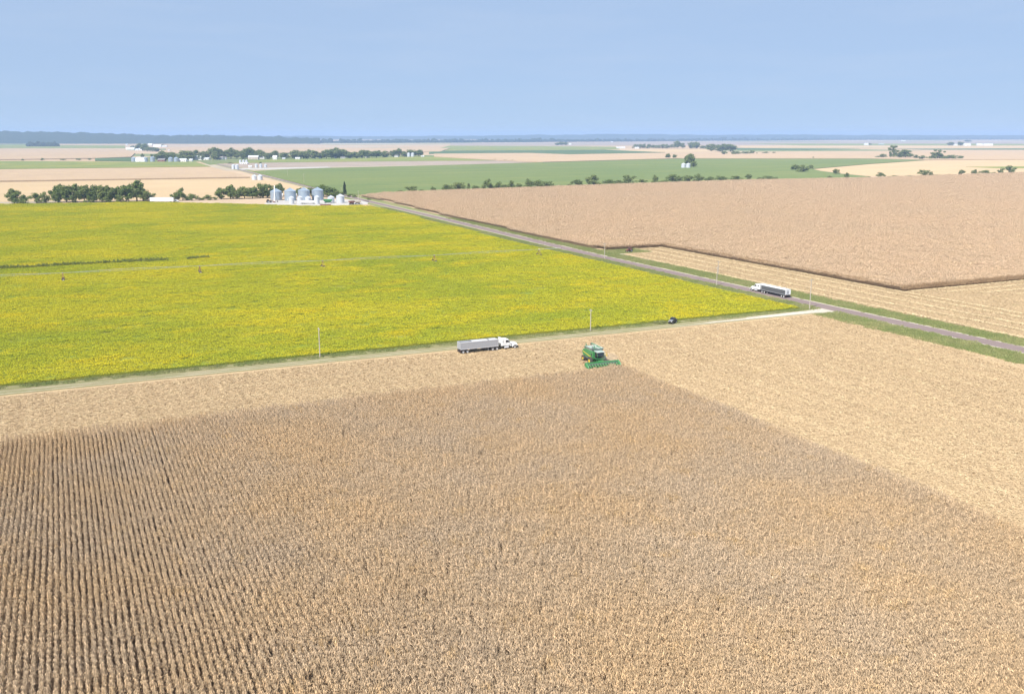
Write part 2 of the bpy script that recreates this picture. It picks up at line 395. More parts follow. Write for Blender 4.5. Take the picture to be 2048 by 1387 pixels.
ff('village_ground', [(262, 317), (310, 313), (430, 313.5), (600, 313.5), (860, 310), (905, 313.2), (700, 322.5), (540, 325), (450, 326.5), (420, 330), (400, 323.4), (264, 323.8)], .12, 'ftown', 'grassy lots under the village houses')
ff('bean_field', [(450, 326), (540, 319), (860, 312.8), (900, 314), (1010, 320.8), (860, 321.6), (700, 323), (540, 325)], .5, 'fbeany', 'yellow-green strip in front of the village')
ff('bare_field', [(436, 327.5), (540, 325.2), (860, 322), (1010, 321.2), (1085, 324), (920, 329), (660, 333.6), (480, 335.5), (470, 334)], .2, 'fsoil', 'grey bare soil strip by the small bins')
px_sheet('gravel_strip', [(474, 337), (560, 335.3), (655, 333.4), (664, 335), (560, 338.2), (482, 339.3)], .3, MT['yard'], label='white gravel strip below the small bins')
ff('bean_field', [(505, 342), (560, 339), (662, 335.6), (920, 329.4), (1085, 324.4), (1360, 316.9), (1480, 316.9), (1740, 317), (1800, 317.6), (1850, 320), (1741, 327.4), (1624, 337.5), (1640, 341.5), (1682, 347), (1741, 353), (1700, 357.2), (1480, 361.8), (1200, 371.2), (880, 383.6), (738, 389), (690, 387), (640, 377), (570, 359)], .8, 'fbean', 'large green bean field beyond the hedgerow')
ff('corn_field', [(868, 307.3), (1056, 305.8), (1140, 308.6), (1340, 305), (1580, 302.5), (2140, 299.5), (2140, 317.8), (1850, 319), (1740, 316.5), (1480, 316.4), (1360, 316.2), (1085, 323.7), (1010, 320.7), (868, 312.8)], 2.0, 'fcorn', 'long peach corn band behind the green beans')
ff('corn_field', [(858, 301.5), (1210, 299.5), (1330, 304.6), (1140, 308.3), (1056, 305.4), (858, 307)], 1.8, 'fdark', 'dark green band far beyond the peach corn')
ff('stubble_field', [(1215, 301.4), (1300, 299), (1420, 298.5), (1445, 303.5), (1340, 304.5)], .3, 'fstub', 'pale wedge below the farm tree row')
ff('bean_field', [(1474, 296), (1720, 297.8), (1600, 300), (1474, 299.6)], .8, 'fdark', 'thin dark green stripe beyond the round grove')
ff('bean_field', [(1790, 297.5), (2140, 296.5), (2140, 299.3), (1850, 299.2)], .8, 'fdark', 'thin dark green stripe beyond the tall cottonwood')
ff('stubble_field', [(1626, 339), (1741, 328.4), (1850, 321), (1928, 319.6), (2140, 318.2), (2140, 342), (2029, 345.5), (1850, 352), (1741, 352.3), (1692, 346.8)], .2, 'fstub', 'pale tan field between tall trees and the boundary bushes')
ff('grass_strip', [(1931, 333.5), (2029, 332.8), (2140, 332), (2140, 337), (1990, 336.2)], .5, 'fbeany', 'yellow-green strip crossing the pale tan field')
ff('stubble_field', [(900, 286), (1480, 283.5), (2140, 283.5), (2140, 287.5), (1480, 290.5), (1100, 292), (900, 291)], .2, 'fsoil', 'hazy mauve-tan field below the far woods')
ff('pasture', [(900, 291.4), (1100, 292.4), (1230, 293.5), (1240, 299), (858, 301)], .5, 'fbeany', 'hazy greenish field band beyond the dark green band')
ff('stubble_field', [(1480, 291.5), (2140, 291), (2140, 296), (1480, 295.5)], .3, 'fstub', 'hazy pale field band before the far farmstead')
ff('pasture', [(1480, 287), (2140, 287.8), (2140, 290.8), (1600, 290.8)], .5, 'fbeany', 'hazy grey-green band around the far farmstead')
px_sheet('bin_yard', [(528, 407), (540, 402), (600, 399), (660, 397.5), (715, 400), (738, 403), (735, 408), (700, 412), (640, 413.5), (590, 413.3), (545, 411)], .06, MT['yard'], label='white gravel yard around the grain bins')

# ------------------------------------------------------------------ hills and far woods
def ridge(name, tops, D0, depth, mat, label, base=0.0, rough=3.0, seed=1):
    """rounded ridge at distance D0 whose skyline follows the given photo points"""
    r = np.random.default_rng(seed)
    xs = np.linspace(tops[0][0], tops[-1][0], 260)
    ty = np.interp(xs, [p[0] for p in tops], [p[1] for p in tops])
    bumps = np.convolve(r.normal(0, 1, 300), np.ones(4) / 2, 'same')
    prof = [(-.55, 0), (-.4, .25), (-.25, .62), (-.12, .88), (0, 1), (.2, .9), (.6, .3)]
    vs = []
    for x, y in zip(xs, ty):
        u = (x - CX) / F; dirx, diry = u, math.cos(TH) + math.sin(TH) * (CY - YH) / F
        top = H - (y - YH) * D0 * math.cos(TH) / F
        for q, hgt in prof:
            d = D0 + q * depth
            k = d / (math.cos(TH) * diry)
            z = max(top, 4) * hgt + (rough * bumps[len(vs) // len(prof)] * hgt + r.normal(0, rough * .25) if 0 < hgt else 0)
            vs.append((dirx * k, diry * k, max(z, -.5)))
    m = len(prof); fs = []
    for i in range(len(xs) - 1):
        for j in range(m - 1):
            a = i * m + j; fs.append((a, a + m, a + m + 1, a + 1))
    b = MB(); b.add(vs, fs)
    return tag(b.build(name, mat, smooth=True), label, kind='structure')
ridge('hills', [(-160, 261), (20, 262.8), (120, 263.8), (180, 266), (240, 267.2), (300, 270), (350, 270.5), (400, 269.8), (470, 271.5), (560, 273.5), (640, 276)], 7600, 1500, MT['woods'], 'blue wooded bluffs on the horizon', rough=3, seed=2)
ridge('hills', [(250, 273), (420, 271.5), (560, 271.8), (800, 272.2), (1000, 270.8), (1200, 268.6), (1300, 268.2), (1400, 269.6), (1560, 269.6), (1800, 270.3), (2200, 270.2)], 15000, 2500, MT['woods'], 'palest ridge on the far horizon', rough=3, seed=3)

def ico(sub=1):
    import bmesh
    bm = bmesh.new(); bmesh.ops.create_icosphere(bm, subdivisions=sub, radius=1)
    v = np.array([p.co[:] for p in bm.verts]); f = np.array([[q.index for q in p.verts] for p in bm.faces]); bm.free()
    return v, f
IV, IF = ico(2)
def far_woods(name, pts, label, hmin, hmax, step, rows=2, seed=1, gap=0.0):
    r = np.random.default_rng(seed); V = []; Fc = []; n = 0
    for (x0, y0), (x1, y1) in zip(pts[:-1], pts[1:]):
        p0, p1 = PX(x0, y0), PX(x1, y1); L = (p1 - p0).length
        for k in range(max(1, int(L / step))):
            for j in range(rows):
                if r.random() < gap: continue
                q = p0.lerp(p1, (k + r.random()) / max(1, int(L / step)))
                hh = r.uniform(hmin, hmax) * (1 if r.random() < .85 else 1.3); ww = r.uniform(.7, 1.2) * step
                vv = IV * (1 + .22 * r.standard_normal((len(IV), 1)))
                vv = vv * [ww, ww, hh * .6] + [q.x + r.normal(0, 3), q.y + j * step * 1.5, hh * .42]
                V.append(vv); Fc.append(IF + n); n += len(IV)
    V = np.concatenate(V); Fc = np.concatenate(Fc)
    m = np_mesh(name, V, np.zeros((0, 4), int), MT['woods'], None, Fc)
    return tag(link(name, m), label, 'woods', kind='stuff')
far_woods('far_woods', [(380, 286), (700, 286), (1000, 284.5), (1290, 283)], 'dark wooded band along the foot of the far ridge', 14, 26, 26, 2, 4)
far_woods('far_woods', [(1290, 283), (1420, 281.5), (1560, 281), (1680, 280), (1850, 279.5), (2140, 279)], 'thin tree line across the hazy fields', 12, 30, 34, 1, 5, gap=.12)
far_woods('far_woods', [(53, 293), (110, 293)], 'small rectangular dark grove below the bluffs', 16, 21, 9, 3, 6)

# ------------------------------------------------------------------ crops: many small plants, each field one mass
NV = 6
def crop_nodes():
    ng = bpy.data.node_groups.new('scatter_plants', 'GeometryNodeTree')
    ng.interface.new_socket('Geometry', in_out='INPUT', socket_type='NodeSocketGeometry')
    ng.interface.new_socket('Geometry', in_out='OUTPUT', socket_type='NodeSocketGeometry')
    gi = ng.nodes.new('NodeGroupInput'); go = ng.nodes.new('NodeGroupOutput'); L = ng.links.new
    def attr(nm, ty):
        a = ng.nodes.new('GeometryNodeInputNamedAttribute'); a.data_type = ty; a.inputs['Name'].default_value = nm
        return a.outputs['Attribute']
    vid = attr('vid', 'INT')
    def sel(k):
        c = ng.nodes.new('FunctionNodeCompare'); c.data_type = 'INT'; c.operation = 'EQUAL'
        ia = [s for s in c.inputs if s.type == 'INT']
        L(vid, ia[0]); ia[1].default_value = k
        s = ng.nodes.new('GeometryNodeSeparateGeometry'); s.domain = 'POINT'
        L(gi.outputs[0], s.inputs['Geometry']); L(c.outputs[0], s.inputs['Selection'])
        return s.outputs['Selection']
    jv = ng.nodes.new('GeometryNodeJoinGeometry')
    for k in range(NV):
        g = ng.nodes.new('GeometryNodeGeometryToInstance'); L(sel(k), g.inputs[0]); L(g.outputs[0], jv.inputs[0])
    ip = ng.nodes.new('GeometryNodeInstanceOnPoints')
    L(sel(-1), ip.inputs['Points']); L(jv.outputs[0], ip.inputs['Instance'])
    ip.inputs['Pick Instance'].default_value = True
    L(attr('pick', 'INT'), ip.inputs['Instance Index']); L(attr('rot', 'FLOAT_VECTOR'), ip.inputs['Rotation']); L(attr('scl', 'FLOAT_VECTOR'), ip.inputs['Scale'])
    jo = ng.nodes.new('GeometryNodeJoinGeometry'); L(ip.outputs[0], jo.inputs[0]); L(sel(-2), jo.inputs[0])
    L(jo.outputs[0], go.inputs[0])
    return ng
NG = crop_nodes()
def crop(name, variants, P, rotz, scl, mat, label, cat, base=None, basemat=None, parent=None, nwall=0, wallmat=None):
    """variants: list of (verts, quads, shade); P: (n,3) world points; base: list of world polygons"""
    cen = P.mean(0); cen[2] = 0
    V, Q, SH, VID = [], [], [], []; n = 0; nbase = 0
    for k, (v, q, s) in enumerate(variants):
        V.append(v); Q.append(q + n); SH.append(s); VID.append(np.full(len(v), k)); n += len(v)
    nq0 = sum(len(q) for q in Q)
    if base is not None:
        for quad in base:
            V.append(np.array(quad) - cen); Q.append(np.array([[n, n + 1, n + 2, n + 3]])); SH.append(np.ones(4)); VID.append(np.full(4, -2)); n += 4; nbase += 1
    V.append(P - cen); SH.append(np.ones(len(P))); VID.append(np.full(len(P), -1))
    N0 = n; n += len(P)
    m = np_mesh(name, np.concatenate(V), np.concatenate(Q), mat, np.concatenate(SH))
    if basemat:
        m.materials.append(basemat)
        mi = np.zeros(len(m.polygons), np.int32); mi[nq0:] = 1
        if wallmat: m.materials.append(wallmat); mi[len(mi) - nwall:] = 2
        m.polygons.foreach_set('material_index', mi)
    def at(nm, ty, arr, key):
        a = m.attributes.new(nm, ty, 'POINT'); a.data.foreach_set(key, np.ascontiguousarray(arr).ravel())
    at('vid', 'INT', np.concatenate(VID).astype(np.int32), 'value')
    pk = np.zeros(n, np.int32); pk[N0:] = rng.integers(0, len(variants), len(P)); at('pick', 'INT', pk, 'value')
    ro = np.zeros((n, 3), np.float32); ro[N0:, 2] = rotz; at('rot', 'FLOAT_VECTOR', ro, 'vector')
    sc = np.ones((n, 3), np.float32); sc[N0:] = scl; at('scl', 'FLOAT_VECTOR', sc, 'vector')
    o = link(name, m, parent, loc=cen)
    md = o.modifiers.new('scatter_plants', 'NODES'); md.node_group = NG
    return tag(o, label, cat, kind='stuff')

def quads_from(C):                                     # C: (n,4,3)
    v = C.reshape(-1, 3); q = np.arange(len(v)).reshape(-1, 4)
    return v, q
def corn_segment(seed, L=1.5, sp=.165, leaves=12, lodge=.06):
    r = np.random.default_rng(seed); C = []; Sh = []
    x = -L / 2 + r.random() * sp
    while x < L / 2:
        y = r.normal(0, .035); h = r.uniform(1.75, 2.3); lx, ly = r.normal(0, lodge, 2)
        if r.random() < .07: h *= .7; lx, ly = r.normal(0, .45, 2)
        tone = r.uniform(.8, 1.12)
        base = np.array([x, y, 0]); top = np.array([x + lx, y + ly, h])
        for a in (0, math.pi / 2):
            e = np.array([math.cos(a), math.sin(a), 0]) * .02
            C.append([base - e, base + e, top + e * .5, top - e * .5]); Sh.append(.5 * tone)
        for k in range(leaves):
            t = .28 + .68 * (k + r.random()) / leaves
            p0 = base + (top - base) * t
            az = r.random() * 2 * math.pi
            ln = r.uniform(.5, .85) * (1 - .35 * abs(t - .62))
            d = np.array([math.cos(az) * .95, math.sin(az) * .58, 0]); sd = np.array([-d[1], d[0], 0]); wd = r.uniform(.025, .044)
            up = r.uniform(.10, .30)
            p1 = p0 + d * ln * .42 + [0, 0, up]
            p2 = p1 + d * ln * .36 + [0, 0, -r.uniform(.05, .5)]
            tw = r.normal(0, .5); s1 = sd * wd + np.array([0, 0, tw * wd]); s2 = sd * wd * .35
            C.append([p0 - s1 * .6, p0 + s1 * .6, p1 + s1, p1 - s1]); C.append([p1 - s1, p1 + s1, p2 + s2, p2 - s2])
            q = tone * r.choice([r.uniform(.42, .7), r.uniform(.75, 1.05), r.uniform(1.0, 1.4)], p=[.25, .4, .35]); Sh += [q, q * r.uniform(.85, 1.2)]
        for k in range(4):                              # tassel
            az = r.random() * 6.28; d = np.array([math.cos(az), math.sin(az), 0]); sd = np.array([-d[1], d[0], 0]) * .014
            p1 = top + d * r.uniform(.03, .14) + [0, 0, r.uniform(.12, .3)]
            C.append([top - sd, top + sd, p1 + sd, p1 - sd]); Sh.append(tone * .85)
        if r.random() < .8:                             # hanging ear
            p0 = base + (top - base) * .48; az = r.random() * 6.28; d = np.array([math.cos(az), math.sin(az), 0]); sd = np.array([-d[1], d[0], 0]) * .04
            p1 = p0 + d * .12 + [0, 0, .1]; p2 = p1 + d * .12 - [0, 0, .16]
            C.append([p1 - sd, p1 + sd, p2 + sd * .5, p2 - sd * .5]); Sh.append(1.25 * tone)
        x += sp * r.uniform(.75, 1.3)
    v, q = quads_from(np.array(C)); return v, q, np.repeat(Sh, 4)
def corn_patch(seed, rows=6, L=4.5, sp=.3, hgt=2.2):
    r = np.random.default_rng(seed); C = []; Sh = []
    for i in range(rows):
        a0 = (i - (rows - 1) / 2) * .762
        x = -L / 2
        while x < L / 2:
            h = r.uniform(.82, 1.12) * hgt; tone = r.uniform(.82, 1.15); p = np.array([a0 + r.normal(0, .04), x, 0])
            for k in range(7):
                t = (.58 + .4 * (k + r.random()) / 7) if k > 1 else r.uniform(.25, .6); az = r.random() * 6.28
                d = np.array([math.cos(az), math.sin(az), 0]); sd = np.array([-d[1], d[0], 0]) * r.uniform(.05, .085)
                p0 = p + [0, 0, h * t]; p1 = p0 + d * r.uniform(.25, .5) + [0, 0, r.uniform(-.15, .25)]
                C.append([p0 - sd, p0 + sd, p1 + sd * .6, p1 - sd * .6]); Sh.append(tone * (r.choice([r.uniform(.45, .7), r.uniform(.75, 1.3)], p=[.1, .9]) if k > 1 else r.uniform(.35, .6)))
            d = np.array([.02, 0, 0]); C.append([p - d, p + d, p + d + [0, 0, h], p - d + [0, 0, h]]); Sh.append(.45)
            x += sp * r.uniform(.7, 1.3)
    v, q = quads_from(np.array(C)); return v, q, np.repeat(Sh, 4)
def bean_patch(seed, L=4.572, n=640):
    r = np.random.default_rng(seed)
    lx, ly, la = r.uniform(-L / 2, L / 2, 14), r.uniform(-L / 2, L / 2, 14), r.normal(0, .13, 14)
    x = r.uniform(-L / 2, L / 2, n); y = r.uniform(-L / 2, L / 2, n)
    z = .74 + .04 * np.cos(2 * np.pi * x / .762)
    for i in range(14): z += la[i] * np.exp(-((x - lx[i]) ** 2 + (y - ly[i]) ** 2) / .5)
    z -= r.random(n) ** 2 * .16
    C = leaf_quads(r, np.stack([x, y, z], 1), np.tile([0, 0, 1.0], (n, 1)), .09, .165, .42)
    v, q = quads_from(C); return v, q, np.repeat(np.where(r.random(n) < .22, r.uniform(.5, .8, n), r.uniform(.82, 1.25, n)), 4)
def leaf_quads(r, P, Nn, s0, s1, jit):
    n = len(P)
    nn = Nn + r.normal(0, jit, (n, 3)); nn /= np.linalg.norm(nn, axis=1, keepdims=True)
    t = r.normal(0, 1, (n, 3)); u = np.cross(nn, t); u /= np.linalg.norm(u, axis=1, keepdims=True); w_ = np.cross(nn, u)
    s = r.uniform(s0, s1, (n, 1)); k = r.uniform(.6, 1.0, (n, 1))
    return np.stack([P - u * s - w_ * s * k * .5, P + u * s * .2 - w_ * s * k, P + u * s + w_ * s * k * .5, P - u * s * .2 + w_ * s * k], 1)
def straw_patch(seed, L=5.0, n=330, stubs=True, w0=.025, w1=.06, z1=.12, aln=.7):
    r = np.random.default_rng(seed)
    P = np.stack([r.uniform(-L / 2, L / 2, n), r.uniform(-L / 2, L / 2, n), r.uniform(.03, z1, n)], 1)
    az = r.normal(np.pi / 2, aln, n); ln = r.uniform(.12, .42, n); d = np.stack([np.cos(az) * ln, np.sin(az) * ln, r.normal(0, .05, n)], 1)
    wd = r.uniform(w0, w1, n); s = np.stack([-np.sin(az) * wd, np.cos(az) * wd, r.normal(0, .02, n)], 1)
    C = [np.stack([P - d - s, P + d - s, P + d + s, P - d + s], 1)]; Sh = [r.uniform(.86, 1.16, n)]
    if stubs:
        rr = []
        for i in range(int(L / .762)):
            a0 = (i + .5) * .762 - L / 2
            for b0 in np.arange(-L / 2, L / 2, .24):
                p = np.array([a0 + r.normal(0, .04), b0 + r.normal(0, .06), 0]); h = r.uniform(.15, .4); a = r.random() * 6.28
                e = np.array([math.cos(a), math.sin(a), 0]) * r.uniform(.02, .035); l = np.append(r.normal(0, .08, 2), h)
                rr.append([p - e, p + e, p + e + l, p - e + l])
        C.append(np.array(rr)); Sh.append(r.uniform(.8, 1.05, len(rr)))
    v, q = quads_from(np.concatenate(C)); return v, q, np.repeat(np.concatenate(Sh), 4)
def grass_patch(seed, L=3.0, n=230, h0=.12, h1=.4):
    r = np.random.default_rng(seed)
    P = np.stack([r.uniform(-L / 2, L / 2, n), r.uniform(-L / 2, L / 2, n), np.zeros(n)], 1)
    az = r.random(n) * 6.28; wd = r.uniform(.03, .09, n)
    s = np.stack([np.cos(az) * wd, np.sin(az) * wd, np.zeros(n)], 1); t = np.stack([r.normal(0, .12, n), r.normal(0, .12, n), r.uniform(h0, h1, n)], 1)
    C = np.stack([P - s, P + s, P + s * .5 + t, P - s * .5 + t], 1)
    v, q = quads_from(C); return v, q, np.repeat(r.uniform(.7, 1.3, n), 4)

def grid(a0, a1, da, b0, b1, db, ja=0.0, jb=0.0):
    A, B = np.meshgrid(np.arange(a0, a1, da), np.arange(b0, b1, db), indexing='ij')
    A = A.ravel() + da / 2 + rng.normal(0, 1, A.size) * ja; B = B.ravel() + db / 2 + rng.normal(0, 1, B.size) * jb
    return A, B
def inview(A, B, m=330, top=None):
    X = A * CA - B * SA; Y = A * SA + B * CA
    x, y, D = proj(X, Y)
    return (D > 5) & (x > -m) & (x < 2048 + m) & (y < 1387 + m)
def toW(A, B, z=0.0):
    return np.stack([A * CA - B * SA, A * SA + B * CA, np.full(len(A), z)], 1)
def inpoly(A, B, poly):
    res = np.zeros(len(A), bool); n = len(poly); j = n - 1
    for i in range(n):
        (xi, yi), (xj, yj) = poly[i], poly[j]
        c = ((yi > B) != (yj > B)) & (A < (xj - xi) * (B - yi) / (yj - yi + 1e-12) + xi); res ^= c; j = i
    return res
HALF = np.pi * (rng.integers(0, 2, 400000))

# foreground corn
A, B = grid(-70.2, 123.8, .762, 28, 204, 1.5, .03, .12)
lim = 196.6 + np.interp(A, [-70, 100, 114, 118, 128], [1.5, 1.0, .8, 1.2, 1.2]) + 1.2 * np.sin(A * .9) * rng.random(len(A))
k = inview(A, B) & (B < lim) & (rng.random(len(A)) > .012)
ps = np.floor((A + 70) / 9.144); A = A + .035 * np.sin(ps * 2.3) + .07 * np.sin(B * .06 + ps * 1.7)
A, B = A[k], B[k]; n = len(A)
ang = AZ + np.pi / 2 + HALF[:n] + rng.normal(0, .03, n)
hs_ = np.clip(1 + .07 * np.sin(A * .21 + 1) * np.sin(B * .13) + rng.normal(0, .025, n), .85, 1.15)
crop('standing_corn', [corn_segment(100 + i, lodge=(.05, .06, .07, .09, .14, .4)[i]) for i in range(NV)], toW(A, B), ang, np.stack([np.ones(n), np.ones(n), hs_], 1), MT['corn'],
     'standing dry tan corn in rows filling the foreground', 'corn')

# beans
BP = [(-90, 248), (226.2, 248), (226, 380), (226.5, 500), (236.5, 760), (229, 790), (185, 800), (158, 832), (72, 908), (-60, 935), (-90, 935)]
A, B = grid(-90, 240, 4.572, 248.2, 936, 4.572)
k = inpoly(A, B, BP) & inview(A, B); A, B = A[k], B[k]; n = len(A)
n_in = len(BP)
base = []
for b0, b1, aR in [(248.3, 380, 225.9), (380, 500, 226), (500, 640, 228), (640, 760, 233)]:
    base.append([W(-90, b0, .5), W(aR, b0, .5), W(aR, b1, .5), W(-90, b1, .5)])
    base.append([W(aR, b0, 0), W(aR, b1, 0), W(aR, b1, .5), W(aR, b0, .5)])
base.append([W(-90, 760, .5), W(236.5, 760, .5), W(185, 800, .5), W(-90, 800, .5)])
base.append([W(-90, 800, .5), W(185, 800, .5), W(72, 908, .5), W(-90, 930, .5)])
base.append([W(-90, 248.3, 0), W(225.9, 248.3, 0), W(225.9, 248.3, .5), W(-90, 248.3, .5)])
base = [np.array([p[:] for p in q]) for q in base]
crop('bean_crop', [bean_patch(200 + i) for i in range(NV)], toW(A, B), AZ + np.pi / 2 * rng.integers(0, 4, n), np.stack([np.ones(n), np.ones(n), 1 + rng.normal(0, .1, n)], 1), MT['bean'],
     'yellowing green bean crop covering the field beside the road', 'beans', base, MT['beanfloor'])
# weedy ditch across the beans
A, B = grid(-60, 62, .9, 472.5, 477.5, 1.1, .2, .2)
k = (B > 472.9 + 1.1 * np.sin(A * .12)) & (B < 476.6 + .8 * np.sin(A * .2 + 2)) & inview(A, B) & ~((A > 43) & (A < 52)); A, B = A[k], B[k]; n = len(A)
def weed_clump(seed):
    r = np.random.default_rng(seed); m = 60
    d = r.normal(0, 1, (m, 3)); d[:, 2] = abs(d[:, 2]); d /= np.linalg.norm(d, axis=1, keepdims=True)
    P = d * [.6, .6, 1.0] * r.uniform(.5, 1, (m, 1)) + [0, 0, .5]
    v, q = quads_from(leaf_quads(r, P, d, .1, .2, .6)); return v, q, np.repeat(r.uniform(.6, 1.3, m), 4)
crop('ditch_weeds', [weed_clump(300 + i) for i in range(NV)], toW(A, B), rng.random(n) * 6.28, np.stack([np.ones(n)] * 2 + [rng.uniform(.8, 1.5, n)], 1), MT['weed'],
     'dark green strip of tall weeds crossing the yellow beans', 'weeds')

# far corn beside the road
CP = [(253.5, 425), (288, 425), (288, 261), (700, 261), (1500, 800), (1460, 1045), (1353, 1028), (1014, 992), (805, 1009), (507, 974), (294, 938), (264, 903), (267, 821), (255, 645), (250.5, 470), (251.5, 436)]
A, B = grid(250, 1500, 4.572, 261.2, 1045, 4.5)
k = inpoly(A, B, CP) & inview(A, B, 250); A, B = A[k], B[k]; n = len(A)
CPb = [np.array([W(a, b, z)[:] for a, b, z in q]) for q in [
    [(288.4, 261.4, 1.2), (700, 261.4, 1.2), (700, 425, 1.2), (288.4, 425, 1.2)],
    [(254.5, 425.5, 1.2), (700, 425.5, 1.2), (1000, 640, 1.2), (256, 640, 1.2)],
    [(256, 640, 1.2), (1000, 640, 1.2), (1300, 820, 1.2), (268, 820, 1.2)],
    [(268, 820, 1.2), (1300, 820, 1.2), (1350, 1025, 1.2), (296, 935, 1.2)],
    [(288.4, 261.4, 0), (288.4, 425, 0), (288.4, 425, 1.2), (288.4, 261.4, 1.2)],
    [(288.4, 261.4, 0), (700, 261.4, 0), (700, 261.4, 1.2), (288.4, 261.4, 1.2)],
    [(254.5, 425.5, 0), (288.4, 425.5, 0), (288.4, 425.5, 1.2), (254.5, 425.5, 1.2)]]]
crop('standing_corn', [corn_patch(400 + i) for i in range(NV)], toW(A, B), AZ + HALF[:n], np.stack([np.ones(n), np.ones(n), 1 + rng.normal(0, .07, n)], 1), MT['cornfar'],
     'tall peach corn standing beside the asphalt road', 'corn', CPb, MT['cornfloorfar'], nwall=3, wallmat=MT['cornwall'])

# ragged brown outer rows of that corn, seen from the cut strip
ea = np.concatenate([np.full(164, 287.9), np.full(164, 288.6), np.arange(288, 480, 1.0), np.arange(288, 480, 1.0), np.arange(253.5, 288, 1.0)])
eb = np.concatenate([np.arange(261, 425, 1.0), np.arange(261, 425, 1.0), np.full(192, 260.8), np.full(192, 261.6), np.full(35, 424.7)])
er = np.concatenate([np.full(328, AZ + np.pi / 2), np.full(384 + 35, AZ)])
k = inview(ea, eb); A, B, er = ea[k] + rng.normal(0, .12, k.sum()), eb[k] + rng.normal(0, .12, k.sum()), er[k]; n = len(A)
crop('corn_edge_rows', [corn_segment(450 + i, lodge=.1) for i in range(NV)], toW(A, B), er, np.stack([np.ones(n), np.ones(n), rng.uniform(.9, 1.15, n)], 1), MT['cornedge'], 'ragged brown outer rows of the tall corn facing the cut strip', 'corn')

# residue on the cut fields
A, B = grid(-100, 230, 4.6, 2.8, 237, 4.6)
k = inview(A, B) & ~((A < 122) & (B < 193)) & (A < np.interp(B, [100, 170, 215, 241], [219, 220.5, 224, 222]) - 1); A, B = A[k], B[k]; n = len(A)
crop('corn_residue', [straw_patch(500 + i) for i in range(NV)], toW(A, B, .012), AZ + HALF[:n] + np.where((A < 124) & (B > 192), np.pi / 2, 0), np.ones((n, 3)), MT['straw'], 'chopped straw and short stubs littering the cut field', 'residue')
A, B = grid(252, 470, 4.6, 60, 428, 4.6)
k = inview(A, B) & (((A < 286) & (B < 423)) | (B < 258)) & ~((A < 272) & (B > 405)); A, B = A[k], B[k]; n = len(A)
crop('corn_residue', [straw_patch(600 + i, n=150) for i in range(NV)], toW(A, B, .012), AZ + HALF[:n], np.ones((n, 3)), MT['straw'], 'straw litter on the cut strip beside the road', 'residue')
PA, PB = [], []
for a0 in (252.6, 261.5, 270.6, 279.8, 286.2):
    bb = np.arange(60, 404 if a0 < 270 else 424, 1.0); PA.append(a0 + .35 * np.sin(bb * .05 + a0) + rng.normal(0, .15, len(bb))); PB.append(bb)
for b0 in (259.4, 252.3, 245.0, 237.5):
    aa = np.arange(290.5 + (259.4 - b0) * 1.4, 470, 1.0); PA.append(aa); PB.append(b0 + .3 * np.sin(aa * .05 + b0) + rng.normal(0, .15, len(aa)))
A, B = np.concatenate(PA), np.concatenate(PB); k = inview(A, B); A, B = A[k], B[k]; n = len(A)
crop('straw_windrow', [straw_patch(700 + i, L=1.5, n=150, stubs=False, w0=.03, w1=.07, z1=.28) for i in range(NV)], toW(A, B, .01), rng.random(n) * 6.28, np.ones((n, 3)), MT['strawpale'], 'pale straw windrows lining the cut strip', 'straw')
# faint chaff trails left by the passes of the combine
PA, PB = [], []
for a0 in np.arange(128.5, 222, 9.144):
    bb = np.arange(40, 198, 1.3); PA.append(a0 + rng.normal(0, .9, len(bb))); PB.append(bb + rng.normal(0, .4, len(bb)))
for b0 in (206, 215.2, 224.3, 233.4):
    aa = np.arange(-95, 222, 1.3); PA.append(aa + rng.normal(0, .4, len(aa))); PB.append(b0 + rng.normal(0, .9, len(aa)))
A, B = np.concatenate(PA), np.concatenate(PB); k = inview(A, B) & (rng.random(len(A)) > .35) & (A < np.interp(B, [100, 170, 215, 241], [219, 220, 223, 221])); A, B = A[k], B[k]; n = len(A)
crop('chaff_trail', [straw_patch(750 + i, L=2.6, n=26, stubs=False, w0=.02, w1=.05, z1=.14) for i in range(NV)], toW(A, B, .012), AZ + HALF[:n] + np.where((A < 124) & (B > 198), np.pi / 2, 0), np.ones((n, 3)), MT['strawpale'], 'faint paler chaff trails across the cut field', 'chaff')
# verge grass
A1, B1 = grid(226.6, 233, 2.2, 246, 760, 2.2, .4, .4); A2, B2 = grid(241.2, 252, 2.2, 100, 640, 2.2, .4, .4); A3, B3 = grid(222.5, 233, 2.2, 80, 238, 2.2, .4, .4)
A4, B4 = grid(-90, 226, 3.0, 245.6, 247.4, 1.8, .8, .3); A5, B5 = grid(252, 270, 2.2, 408, 424, 2.2, .4, .4)
k2 = A2 < np.interp(B2, [100, 185, 271, 324, 470, 640], [252, 251, 249.5, 251.5, 248.5, 252.5])
A1 = A1 + np.interp(B1, [246, 480, 760], [0, .5, 9])
A2 = A2 + np.interp(B2, [100, 403, 500, 612, 640], [.2, .2, 3.5, 8, 8.6])
A, B = np.concatenate([A1, A2[k2], A3, A4, A5]), np.concatenate([B1, B2[k2], B3, B4, B5]); k = inview(A, B); A, B = A[k], B[k]; n = len(A)
crop('verge_grass', [grass_patch(800 + i) for i in range(NV)], toW(A, B, .02), rng.random(n) * 6.28, np.ones((n, 3)), MT['grassblade'], 'green roadside and lane grass', 'grass')
